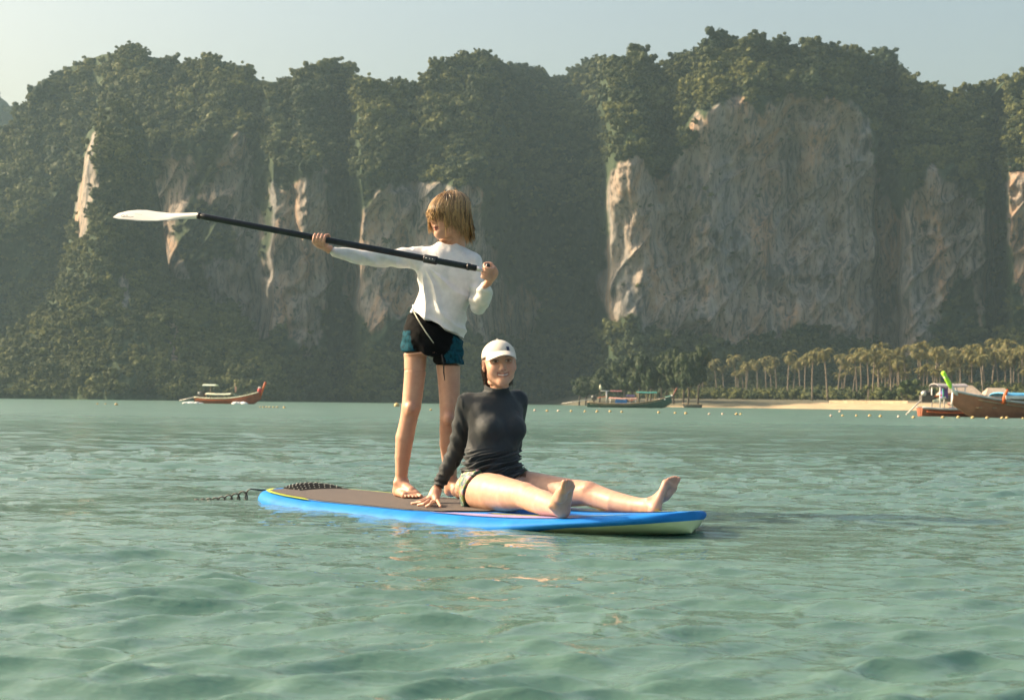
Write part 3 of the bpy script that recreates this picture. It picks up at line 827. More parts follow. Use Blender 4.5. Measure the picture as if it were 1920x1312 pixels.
def col_material(name, rough=0.7, weave=900.0, bump=0.25, sheen=0.0, spec=0.3, wet=None):
    s = Mat(name); s.set(Roughness=rough); s.p.inputs['Specular IOR Level'].default_value = spec
    c = s.attr('Col', out='Color'); nz = s.noise(s.coord((1, 1, 1)), 30.0, 5)
    c = s.mix(s.ramp(nz, [(0.3, (0.16,) * 3), (0.7, (0.0,) * 3)]), c, (0.0, 0.0, 0.0))
    s.link(c, s.p.inputs['Base Color'])
    s.p.inputs['Sheen Weight'].default_value = sheen
    if wet is not None: s.link(s.ramp(s.noise(s.coord((1, 1, 1)), 9.0, 3), [(0.4, (wet,) * 3), (0.6, (rough,) * 3)]), s.p.inputs['Roughness'])
    s.bump(s.noise(s.coord((1, 1, 1)), weave, 2), bump, 0.0012)
    return s.m
def strands(paths, radii, n=4, cols=None):
    """many thin tapered tubes in one mesh"""
    V, Q, C = [], [], []
    for i, (p, r) in enumerate(zip(paths, radii)):
        mb = MB().tube(p, r, n, cap=False); k = len(V)
        V += mb.v; Q += [tuple(a + k for a in f) for f in mb.f]
        C += [cols[i]] * len(mb.v)
    return np.array([tuple(v) for v in V]), np.array(Q), np.array(C)
# ================================================================== PADDLE BOARD
B_TAIL = Vector((-1.165, 7.48, 0)); B_NOSE = Vector((0.715, 5.63, 0))
B_AX = (B_NOSE - B_TAIL); B_LEN = B_AX.length; B_AX.normalize()
B_LEFT = Vector((-B_AX.y, B_AX.x, 0))               # far side as seen from the camera
B_W = 0.415
def b_half(t):      # half width along the board, t 0 tail .. 1 nose
    if t > 0.60: return B_W * max(0.0, 1 - ((t - 0.60) / 0.40) ** 3.6) ** 0.5
    xs = [0, 0.006, 0.016, 0.035, 0.07, 0.14, 0.25, 0.40, 0.55, 0.60]
    ys = [0.20, 0.38, 0.51, 0.62, 0.73, 0.84, 0.94, 0.99, 1.0, 1.0]
    return B_W * float(np.interp(t, xs, ys))
def b_deck(t): return 0.036 + 0.058 * max(0, (t - 0.62) / 0.38) ** 2.0 + 0.020 * max(0, (0.30 - t) / 0.30) ** 1.6
def b_bot(t): return -0.074 + 0.082 * max(0, (t - 0.62) / 0.38) ** 1.5 + 0.045 * max(0, (0.15 - t) / 0.15) ** 2
def B(t, s, z=0.0, lift=0.0):
    """point on the board: t along, s across in metres (+ = far side), z above the deck"""
    p = B_TAIL + B_AX * (t * B_LEN) + B_LEFT * s
    p.z = b_deck(t) + z
    return p
def build_board():
    root = empty('paddle_board', B_TAIL + B_AX * B_LEN * 0.5)
    ts = [0, 0.004, 0.012, 0.022, 0.035, 0.05, 0.07, 0.1, 0.14, 0.19] + list(np.linspace(0.25, 0.8, 20)) + [0.83, 0.86, 0.89, 0.915, 0.935, 0.95, 0.965, 0.977, 0.985, 0.991, 0.995, 0.9975, 0.9988, 0.9995, 0.9998, 0.99993, 0.99998, 1.0]
    # cross section profile (fraction of half width, fraction deck->bottom)
    prof = [(0.0, 0.0), (0.3, 0.0), (0.6, 0.004), (0.80, 0.02), (0.89, 0.07), (0.95, 0.16), (0.985, 0.30), (1.0, 0.46), (0.985, 0.62), (0.95, 0.77), (0.89, 0.89), (0.82, 0.96), (0.70, 0.99), (0.35, 1.0), (0.0, 1.0)]
    nose = [0, 0, 0.004, 0.02, 0.05, 0.10, 0.16, 0.23, 0.30, 0.36, 0.42, 0.55, 0.72, 0.94, 1.0]
    def section(t, lo, hi, side):
        kn = float(sstep(0.66, 0.88, t)); w = b_half(t); d = b_deck(t); b = b_bot(t); th = d - b
        w0 = max(w, 0.00005)
        q = []
        for (f, g), g2 in list(zip(prof, nose))[lo:hi]:
            g = g + (g2 - g) * kn
            q.append(B_TAIL + B_AX * (t * B_LEN) + B_LEFT * (side * w0 * f) + Vector((0, 0, d - th * g)))
        return q
    blue = Mat('blue_foam_rail'); blue.set(Roughness=0.6); blue.p.inputs['Specular IOR Level'].default_value = 0.15
    blue.link(blue.ramp(blue.noise(blue.coord(), 9, 4), [(0.3, (0.012, 0.17, 0.56)), (0.7, (0.020, 0.24, 0.68))]), blue.p.inputs['Base Color'])
    blue.bump(blue.noise(blue.coord(), 60, 3), 0.2, 0.002)
    white = simple('pale_slick_hull', (0.64, 0.75, 0.42), 0.3, 0, 0.08, 5)
    deckm = simple('deck_foam', (0.012, 0.17, 0.55), 0.5, 0, 0.2, 8)
    # deck plate
    mb = MB(); mb.grid([section(t, 0, 4, -1)[::-1] + section(t, 1, 4, 1) for t in ts]); mb.build('deck', blue.m, root, True, True)
    for side in (-1, 1):
        mb = MB(); mb.grid([section(t, 3, 11, side) for t in ts]); mb.build('rail', blue.m, root, True, True)
    mb = MB(); mb.grid([section(t, 10, 15, -1) + section(t, 10, 14, 1)[::-1] for t in ts]); mb.build('hull_bottom', white, root, True, True)
    mb = MB(); q = section(0, 0, 15, -1) + section(0, 1, 14, 1)[::-1]; mb.add(q, [tuple(range(len(q)))]); mb.build('tail_block', blue.m, root, False, True)
    def sheet(name, t0, t1, s0, s1, mat, z, n=40, m_=6):
        mb = MB(); rows = []
        for t in np.linspace(t0, t1, n):
            a, b = s0(t), s1(t); rows.append([B(t, a + (b - a) * k / m_, z - (0.0022 if abs(a + (b - a) * k / m_) > 0.72 * b_half(t) else 0)) for k in range(m_ + 1)])
        mb.grid(rows)
        return mb.build(name, mat, root, True, True)
    # traction pad, grey brown with a fine diamond groove
    pad = Mat('traction_pad'); pad.set(Roughness=0.8)
    c = pad.coord((1, 1, 1)); br = pad.node('ShaderNodeTexBrick'); br.inputs['Scale'].default_value = 42; br.inputs['Mortar Size'].default_value = 0.06
    mp = pad.node('ShaderNodeMapping'); mp.inputs['Rotation'].default_value = (0, 0, 0.3); pad.link(c, mp.inputs[0]); pad.link(mp.outputs[0], br.inputs[0])
    br.inputs['Color1'].default_value = (0.165, 0.128, 0.105, 1); br.inputs['Color2'].default_value = (0.145, 0.112, 0.092, 1); br.inputs['Mortar'].default_value = (0.07, 0.06, 0.055, 1)
    pad.link(br.outputs[0], pad.p.inputs['Base Color']); pad.bump(br.outputs[1], -0.6, 0.002)
    padw = lambda t: min(b_half(t) - 0.055, 0.335) * float(np.interp(t, [0.03, 0.2, 0.5, 0.57, 0.62], [0.92, 0.92, 1, 0.9, 0.45]))
    sheet('traction_pad', 0.035, 0.62, lambda t: -padw(t), lambda t: padw(t), pad.m, 0.006, 60)
    yel = simple('lime_stripe', (0.52, 0.60, 0.05), 0.45, 0, 0.1, 10); lil = simple('lilac_print', (0.36, 0.30, 0.56), 0.4, 0, 0.12, 10); navy = simple('navy_print', (0.02, 0.05, 0.19), 0.4, 0, 0.2, 10); wht = simple('white_print', (0.72, 0.72, 0.70), 0.4, 0, 0.05, 10)
    for sg in (-1, 1):
        sheet('lime_stripe', 0.012, 0.235, lambda t: sg * (b_half(t) - 0.048), lambda t: sg * (b_half(t) - 0.048 - 0.042 * float(np.interp(t, [0.012, 0.19, 0.235], [1, 1, 0.05]))), yel, 0.004, 24, 2)
        sheet('white_stripe', 0.17, 0.56, lambda t: sg * (padw(t) + 0.003), lambda t: sg * (padw(t) + 0.010), wht, 0.0035, 40, 1)
        sheet('lilac_panel', 0.56, 0.90, lambda t: sg * (b_half(t) * 0.82), lambda t: sg * (b_half(t) * 0.82 - 0.11 * math.sin(math.pi * (t - 0.56) / 0.34)), lil, 0.0032, 24, 2)
        sheet('lime_curve', 0.66, 0.92, lambda t: sg * (b_half(t) * 0.55), lambda t: sg * (b_half(t) * 0.55 - 0.022), yel, 0.0038, 24, 1)
        sheet('navy_panel', 0.64, 0.93, lambda t: sg * (b_half(t) * 0.50), lambda t: sg * (b_half(t) * 0.50 - 0.05), navy, 0.0032, 24, 1)
    # raised kick pad at the tail, dark with pale studs
    kp = simple('kick_pad_rubber', (0.010, 0.011, 0.011), 0.85, 0, 0.3, 20, spec=0.1)
    n = 22; rows = []
    for i in range(n):
        f = i / (n - 1); s = -0.09 + f * 0.33
        hgt = 0.025 * math.sin(math.pi * min(1, max(0, f * 1.0)) ) ** 0.45 + 0.004
        t0 = 0.022 + 0.018 * (2 * f - 1) ** 2
        rows.append([B(t0 + dt, s, z) for dt, z in ((-0.012, 0.003), (-0.010, hgt * 0.85), (0.000, hgt), (0.010, hgt * 0.9), (0.030, hgt * 0.35), (0.045, 0.007))])
    mb = MB(); mb.grid(rows); k = mb.build('kick_pad', kp, root, True, True)
    mb = MB()
    for i in range(1, n - 1):
        for j in (2, 3, 4):
            p = Vector(rows[i][j]); q = Vector(rows[i][j - 1]); c = (p + q) / 2 if i % 2 else p
            mb.sphere(c, 0.0032, 6, 4)
    o = mb.build('stud_rows', simple('pale_rubber', (0.5, 0.5, 0.46), 0.6), k, True, True); tag(o, kind='stuff')
    # coiled leash
    cord = simple('black_leash_cord', (0.012, 0.012, 0.012), 0.45)
    a = B(0.02, 0.02, 0.010); pts = [a, B(-0.004, 0.0, 0.006), B(-0.012, -0.01, -0.01)]
    p0 = P(470, 926, 7.30); p1 = P(362, 946, 7.25); p1.z = -0.012
    pts += [p0 + Vector((0.06, 0.01, 0.020))]
    N = 150; ax = (p1 - p0); L = ax.length; axn = ax.normalized(); up = Vector((0, 0, 1)); sd = axn.cross(up)
    for i in range(N):
        f = i / (N - 1); an = f * 2 * math.pi * 8.5; r = 0.026 * (1 - 0.35 * f)
        c = p0 + ax * (f ** 0.9); c.z += -0.012 * math.sin(f * math.pi)
        pts.append(c + up * (r * math.cos(an)) + (sd * 0.6 + axn * 0.55) * (r * math.sin(an)))
    MB().tube(pts, 0.0040, 6).build('leash', cord, root, True, True)
    tag(root, 'blue foam paddle board with grey traction pad and trailing coiled leash', 'paddle board')
    return root
build_board()
# ================================================================== STANDING CHILD
PAD_A = P(372, 404.5, 6.80); PAD_B = P(893, 503, 6.72)      # paddle shaft, blade end and grip end
def lerp(a, b, t): return a + (b - a) * t
def build_child():
    d0 = 7.03
    root = empty('person', B(0.42, 0.16))
    deck = 0.042
    Hc = P(841, 405, 6.99); HR = frame((-0.76, -0.64, -0.10), (0.03, 0.02, 1.0)); hs = 0.985
    # ------------------------------------------------ body
    s = SDF((-1.02, 6.58, 0.028), (0.02, 7.38, 1.42), 0.0042)
    def px2(u, v, d): return arr(P(u, v, d))
    k = F
    # torso (under the shirt)
    tz = [585, 560, 530, 500, 480, 468]; zz = [P(825, y, d0).z for y in tz]
    cx = [P(u, 500, d0).x for u in (822, 826, 832, 836, 838, 840)]
    s.loft(zz, [(c, d0) for c in cx], [0.105, 0.100, 0.115, 0.125, 0.120, 0.06], [0.075, 0.075, 0.082, 0.082, 0.07, 0.05], (1, 0, 0))
    s.cap(px2(841, 474, d0), px2(843, 440, d0 - 0.01), 0.052, 0.048, 0.03)
    s.loft([P(812, y, d0).z for y in (664, 640, 610, 580)], [(P(u, 600, d0).x, d0) for u in (810, 811, 814, 820)], [0.115, 0.128, 0.122, 0.105], [0.09, 0.095, 0.09, 0.08], (1, 0, 0))
    # legs from the hip down (silhouette centres and radii)
    R_leg = [(784, 625, .070), (779, 660, .0600), (778, 700, .0555), (774, 740, .0520), (771, 763, .0500), (766, 788, .0450), (759, 820, .0475), (755, 855, .0400), (753, 885, .0320), (752, 905, .0300)]
    L_leg = [(836, 630, .072), (840, 680, .0640), (842, 720, .0570), (843, 760, .0520), (842, 783, .0480), (840, 806, .0440), (841, 832, .0455), (843, 868, .0380), (846, 895, .0310), (848, 910, .0295)]
    dr = np.interp(range(10), [0, 4, 9], [7.05, 7.02, 7.07]); dl = np.interp(range(10), [0, 4, 9], [7.05, 7.02, 7.12])
    s.chain([px2(u, v, d) for (u, v, r), d in zip(R_leg, dr)], [r * .95 for *_, r in R_leg], 0.03)
    s.chain([px2(u, v, d) for (u, v, r), d in zip(L_leg, dl)], [r * .95 for *_, r in L_leg], 0.03)
    s.ell(px2(770, 766, 6.975), (0.022, 0.016, 0.026), k=0.018); s.ell(px2(841, 786, 6.975), (0.021, 0.016, 0.026), k=0.018)
    an = P(752, 905, 7.07); t1 = Vector((0.50, -0.86, 0)).normalized()
    add_foot(s, Vector((an.x, an.y, deck)) - t1 * 0.055, t1, (0, 0, 1), 1, 0.235, P(752, 905, 7.07))
    an = P(848, 910, 7.12); t2 = Vector((0.52, -0.85, 0)).normalized()
    add_foot(s, Vector((an.x, an.y, deck)) - t2 * 0.055, t2, (0, 0, 1), -1, 0.235, P(848, 910, 7.12))
    # arms
    RS, RE, RW = P(785, 482, d0), P(697, 486, 6.95), P(622, 470, 6.865)
    LS, LE, LW = P(888, 492, d0), P(896, 574, 6.97), P(908, 541, 6.79)
    s.chain([arr(RS), arr(lerp(RS, RE, .5)), arr(RE), arr(lerp(RE, RW, .35)), arr(RW)], [.040, .028, .026, .027, .022], 0.03)
    s.chain([arr(LS), arr(lerp(LS, LE, .5)), arr(LE), arr(lerp(LE, LW, .35)), arr(LW)], [.036, .026, .026, .028, .024], 0.02)
    ax = (PAD_B - PAD_A).normalized()
    # right hand (left in the picture): palm behind and below the shaft, fingers over the top
    c1 = lerp(PAD_A, PAD_B, (602 - 372) / (893 - 372.0))
    add_grip(s, c1, ax, (0.25, 0.75, -0.62), 0.0155, RW, order=-1, fr=0.0072, arc=(0.5, 3.75), thumb_arc=(-0.6, -2.5), spacing=0.0166)
    c2 = P(914, 510.5, 6.735)
    add_grip(s, c2 + Vector((-0.002, 0, 0)), Vector((0.25, -0.35, 0.90)), (0.85, 0.5, -0.2), 0.012, LW, order=-1, fr=0.0074, arc=(0.5, 3.9), thumb_arc=(-0.6, -2.6), spacing=0.0166)
    body = s
    # ------------------------------------------------ shirt
    s = SDF((-0.93, 6.70, 0.77), (0.0, 7.24, 1.40), 0.0036)
    rows = [(640, 826, 46, .122), (620, 824, 50, .122), (600, 823, 53, .119), (585, 823, 53, .114), (565, 829, 52, .104), (545, 834, 51, .096), (520, 836, 53, .098), (500, 838, 58, .098), (486, 839, 58, .090), (474, 839, 50, .078), (464, 840, 34, .062), (456, 842, 22, .054)]
    s.loft([P(830, y, d0).z for y, *_ in rows], [(P(u, 500, d0).x, d0) for _, u, *_ in rows], [w / 379.0 for *_, w, _ in rows], [b for *_, b in rows], (1, 0.06, 0))
    s.chain([px2(792, 482, d0), px2(745, 484, 6.99), px2(700, 485, 6.95), px2(660, 480, 6.91), px2(628, 473, 6.868)], [.058, .046, .040, .035, .027], 0.035)
    s.chain([px2(884, 492, d0), px2(896, 530, 7.02), px2(899, 566, 6.98)], [.056, .047, .043], 0.03)
    s.chain([px2(898, 570, 6.97), px2(905, 558, 6.88), px2(909, 541, 6.80)], [.045, .041, .030], 0.015)
    s.cap(px2(842, 478, d0 - 0.01), px2(843, 444, d0 - 0.012), 0.040, 0.049, 0.006, 'sub')
    a, b = P(766, 584, d0), P(868, 634, d0); hn = Vector((a.z - b.z, 0, b.x - a.x)); hn = -Vector(((b - a).z * -1, 0, (b - a).x)).normalized()
    s.clip(arr(lerp(a, b, .5)), (hn.x, 0.0, hn.z)); shirt_f = s
    V, Q = s.mesh(); V = relax(V, Q, 1, 0.5); N = vnormals(V, Q)
    x, y, z = V.T
    # folds: hanging from the raised arm towards the hem, drawn in at the waist, along the sleeves
    arm = x < P(775, 500, d0).x
    fold = np.zeros(len(V))
    pa = P(792, 492, 6.95)
    ang = np.arctan2(x - pa.x, pa.z - z); rad = np.hypot(x - pa.x, z - pa.z)
    fold += np.where(~arm, 0.016 * (0.45 - np.abs(np.sin(ang * 7.5 + 0.9 * vnoise(x * 9, z * 9, 0, 2)))) * sstep(0.03, 0.12, rad) * sstep(0.46, 0.22, rad) * sstep(1.15, 0.85, ang) * sstep(-0.6, -0.3, ang), 0)
    fold += 0.012 * fbm(x * 11, y * 11, z * 6, 3, 61) * ~arm
    low = sstep(P(0, 560, d0).z, P(0, 610, d0).z, z)
    fold += low * 0.013 * (0.5 - np.abs(np.sin((z * 0.85 + x * 0.55) * 52 + 1.6 * vnoise(x * 8, y * 8, z * 8, 4))))
    fold += np.where(arm, 0.0028 * np.sin(x * 60 + z * 120 + 3 * vnoise(x * 12, y * 12, z * 12, 6)), 0)
    lf = x > P(882, 500, d0).x
    fold += np.where(lf & (z < P(0, 515, d0).z), 0.003 * np.sin(z * 120 + x * 40 + 2 * vnoise(x * 12, y * 12, z * 12, 8)), 0)
    fold += 0.0026 * fbm(x * 32, y * 32, z * 26, 3, 66)
    V = V + N * fold[:, None]
    V = relax(V, Q, 1, 0.4)
    o = mesh_obj('shirt', V, Q, None, root, True, True)
    # long-sleeved white shirt, faint green tint where the wet sleeves are thin
    C = np.tile(np.array([0.80, 0.77, 0.76]), (len(V), 1))
    w = ((x < P(745, 500, d0).x) * 1.0 + (lf & (z < P(0, 530, d0).z)) * 1.0)[:, None] * 0.35; C = C * (1 - w) + w * np.array([0.66, 0.67, 0.56])
    add_attr(o, 'Col', C, 'FLOAT_COLOR'); o.data.materials.append(col_material('white_shirt_cloth', 0.62, 700, 0.2, 0.1, 0.3))
    tag(o, 'white long-sleeved shirt with wet folds')
    # ------------------------------------------------ shorts
    s = SDF((-0.62, 6.86, 0.66), (-0.18, 7.24, 1.08), 0.0036)
    rows = [(668, 811, 46, .090), (650, 811, 53, .106), (630, 811, 53.5, .112), (610, 811, 52, .108), (590, 813, 48, .098), (575, 816, 44, .090)]
    s.loft([P(811, y, d0).z for y, *_ in rows], [(P(u, 600, d0).x, d0 + 0.01) for _, u, *_ in rows], [w / 379.0 for *_, w, _ in rows], [b for *_, b in rows], (1, 0.05, 0), 0.01)
    s.chain([px2(785, 630, 7.04), px2(779, 672, 7.04)], [.078, .0735], 0.02)
    s.chain([px2(838, 635, 7.04), px2(842, 692, 7.04)], [.079, .0745], 0.02)
    s.cap(px2(808, 690, 6.9), px2(808, 690, 7.2), 0.034, 0.034, 0.008, 'sub')
    s.clip(px2(779, 660, 7.04), (-0.05, 0, -1), 0.085)
    s.clip(px2(842, 682, 7.04), (0.0, 0, -1), 0.085); shorts_f = s
    V, Q = s.mesh(); V = relax(V, Q, 1, 0.5); N = vnormals(V, Q); x, y, z = V.T
    V = V + N * (0.006 * fbm(x * 22, y * 22, z * 14, 3, 71) + 0.004 * np.sin(x * 70 + z * 90 + 3 * vnoise(x * 14, y * 14, z * 14, 9)) * sstep(P(0, 600, d0).z, P(0, 650, d0).z, z))[:, None]
    V = tuck(V, Q, shirt_f, 0.014, 0.024)
    o = mesh_obj('shorts', V, Q, None, root, True, True)
    xc = P(811, 640, d0).x; u = (x - xc) * 379
    edge = 38 + 7 * fbm(z * 30, x * 0, 0, 3, 12) - 12 * sstep(P(0, 640, d0).z, P(0, 660, d0).z, z)
    side = sstep(-1, 2, np.abs(u) - edge)[:, None] * (z < P(0, 612, d0).z)[:, None]
    spk = (fbm(x * 90, y * 90, z * 90, 2, 14) > 0.12)[:, None]
    C = np.where(side > 0.5, np.where(spk, np.array([0.005, 0.040, 0.060]), np.array([0.008, 0.075, 0.110])), np.array([0.0045, 0.005, 0.006]))
    add_attr(o, 'Col', C, 'FLOAT_COLOR'); o.data.materials.append(col_material('swim_shorts_cloth', 0.8, 600, 0.2, 0, 0.12))
    tag(o, 'black swim shorts with teal side panels')
    pale = simple('pale_piping', (0.5, 0.5, 0.4), 0.6); dark = simple('dark_cord', (0.012, 0.012, 0.013), 0.6)
    f = d0 - 0.112
    MB().tube([P(776, 585, f + 0.03), P(786, 603, f), P(800, 625, f - 0.006), P(813, 643, f - 0.008)], [.0025, .003, .003, .002], 6).build('piping', pale, o, True, True)
    MB().tube([P(828, 664, f + 0.008), P(832, 682, f + 0.012), P(832, 698, f + 0.03), P(834, 713, f + 0.042)], [.003, .0032, .0036, .002], 6).build('drawstring', dark, o, True, True)
    # ------------------------------------------------ body mesh, drawn in under the clothes
    V, Q = body.mesh(); V = relax(V, Q, 1, 0.4); V = tuck(V, Q, shirt_f); V = tuck(V, Q, shorts_f)
    C = np.tile(SKIN * np.array([1.03, 0.93, 0.88]), (len(V), 1))
    # knees, toes and hands a little redder
    for c, rr, am in ((px2(770, 766, 6.97), 0.045, .4), (px2(841, 786, 6.97), 0.045, .4), (arr(c1), 0.05, .35), (arr(c2), 0.05, .35)):
        w = np.exp(-((V - c) ** 2).sum(1) / rr ** 2)[:, None] * am; C = C * (1 - w) + w * np.array([0.50, 0.22, 0.14])
    w = sstep(deck + 0.03, deck + 0.012, V[:, 2])[:, None] * 0.3; C = C * (1 - w) + w * np.array([0.50, 0.22, 0.14])
    hv, hq, hc = make_head(0.0018, True, False, SKIN * np.array([1.05, 0.95, 0.9]), 0.046)
    hv = (hv * hs) @ HR.T + arr(Hc)
    V, Q, C = join([(V, Q, C), (hv, hq, hc)])
    o = mesh_obj('body', V, Q, SKIN_M, root, True, True); add_attr(o, 'Col', C, 'FLOAT_COLOR')
    # ------------------------------------------------ hair: wet chin-length strands over a cap of hair
    r = np.random.default_rng(3)
    s = SDF((-0.12, -0.15, -0.15), (0.12, 0.14, 0.15), 0.0028)
    s.ell((0, -0.014, 0.034), (0.082, 0.100, 0.084), k=0.01)
    s.ell((0, -0.045, -0.020), (0.076, 0.070, 0.085), k=0.03)
    s.clip((0, 0.030, 0.03), (0, 1.0, -0.55))
    s.clip((0, 0.0, -0.088), (0, 0.10, -1))
    hv, hq = s.mesh()
    N = vnormals(hv, hq); az = np.arctan2(hv[:, 0], hv[:, 1])
    hv = hv + N * (0.0035 * np.sin(az * 42 + 2 * vnoise(hv[:, 2] * 20, az * 3, 0, 3)) + 0.003 * vnoise(az * 9, hv[:, 2] * 10, 0, 5))[:, None]
    hc = np.tile(np.array([0.10, 0.050, 0.020]), (len(hv), 1)) * (0.9 + 0.5 * vnoise(az * 14, hv[:, 2] * 8, 0, 8))[:, None]
    paths, rad, cols = [], [], []
    e = np.array([0.084, 0.103, 0.087]); c0 = np.array([0, -0.014, 0.034])
    crown = np.array([0.012, -0.035, 0.0])
    clumps = r.uniform(-math.pi, math.pi, 60)
    for i in range(1600):
        a = r.uniform(-math.pi, math.pi) if i < 1400 else r.uniform(-1.5, 0.7)                 # 0 = face, positive = its right
        front = math.exp(-(a / 0.75) ** 2); back = math.exp(-((abs(a) - math.pi) / 0.9) ** 2)
        end = -0.088 - 0.034 * back + (0.082 if -0.75 < a < 0.5 else 0.030) * (1 if abs(a) < 1.3 else 0) + r.normal(0, 0.017); ac = clumps[np.argmin(np.abs(clumps - a))]; ac = a + (ac - a) * 0.75
        if abs(a) < 0.30 and r.uniform() < 0.3: continue
        rr = 1.0 + r.uniform(-0.02, 0.06) + (0.05 if abs(a) < 1.6 else 0)
        th = np.concatenate([np.linspace(0.10, 1.55, 6)])
        pts = []
        wob = r.uniform(-0.13, 0.13); ph = r.uniform(0, 6.28)
        for j, t in enumerate(th):
            a2 = a + wob * math.sin(t * 1.8 + ph)
            q = c0 + crown * math.cos(t) + rr * (e + np.array([0, 0.012 * front, 0])) * np.array([math.sin(a2) * math.sin(t), math.cos(a2) * math.sin(t), math.cos(t)])
            pts.append(q)
        last = pts[-1]; drop = end - last[2]
        out = np.array([math.sin(a), math.cos(a), 0])
        for f in (0.3, 0.6, 0.85, 1.0):
            q = last + np.array([0, 0, drop * f]) - out * ((0.006 + 0.012 * (1 - back)) if abs(a) > 1.6 else -0.004) * f ** 1.5 * (1 if not (2.3 < abs(a)) else -1.2) + r.normal(0, 0.0035, 3) * f
            q = q + np.array([math.cos(a), -math.sin(a), 0]) * (wob * 0.05 * math.sin(f * 3 + ph) + (ac - a) * 0.09 * f)
            pts.append(q)
        w = r.uniform(0.0010, 0.0024)
        paths.append([Vector(p) for p in pts]); rad.append([w * 0.6] + [w] * 5 + [w, w * 0.9, w * 0.6, w * 0.15])
        g = np.clip(r.normal(0.58, 0.33), 0, 1) * (1 - 0.45 * back)  # sunlight painted in: front strands more golden, back strands darker
        cols.append(np.array([0.085, 0.042, 0.018]) * (1 - g) + np.array([0.58, 0.35, 0.14]) * g)
    for i in range(26):                                  # fly-aways on top and a loose curl behind
        a = r.uniform(-math.pi, math.pi); q0 = c0 + e * np.array([0.35 * math.sin(a), 0.35 * math.cos(a) - 0.1, 0.97])
        d = np.array([r.normal(0, 0.35), r.normal(0, 0.35), 1]); L = r.uniform(0.006, 0.024)
        paths.append([Vector(q0), Vector(q0 + d * L * 0.6), Vector(q0 + d * L + r.normal(0, 0.006, 3))]); rad.append([0.0008, 0.0007, 0.0003]); cols.append(np.array([0.45, 0.28, 0.12]))
    for i in range(14):
        a = r.uniform(2.2, 3.3) * (1 if r.uniform() < 0.8 else -1); q0 = c0 + 1.0 * e * np.array([math.sin(a), math.cos(a), 0.0]) + np.array([0, 0, -0.03])
        out = np.array([math.sin(a), math.cos(a), 0]); pp = [q0]
        for f in (0.3, 0.6, 0.85, 1.0): pp.append(q0 + np.array([0, 0, -0.085 * f]) + out * (0.030 * f * f + 0.004 * math.sin(9 * f + i)))
        paths.append([Vector(p) for p in pp]); rad.append([0.002, 0.002, 0.0018, 0.0012, 0.0004]); cols.append(np.array([0.07, 0.036, 0.016]))
    sv, sq, sc = strands(paths, rad, 4, cols)
    V, Q, C = join([(hv, hq, hc), (sv, sq, sc)])
    V = (V * hs) @ HR.T + arr(Hc)
    o = mesh_obj('hair', V, Q, None, root, True, True); add_attr(o, 'Col', C, 'FLOAT_COLOR')
    hm = Mat('wet_hair'); hm.set(Roughness=0.38); hm.link(hm.attr('Col', out='Color'), hm.p.inputs['Base Color']); hm.p.inputs['Specular IOR Level'].default_value = 0.5
    o.data.materials.append(hm.m)
    tag(o, 'wet chin-length blond-brown hair falling over the face')
    tag(root, 'child in white shirt and dark swim shorts standing with a paddle held across the chest', 'person')
build_child()

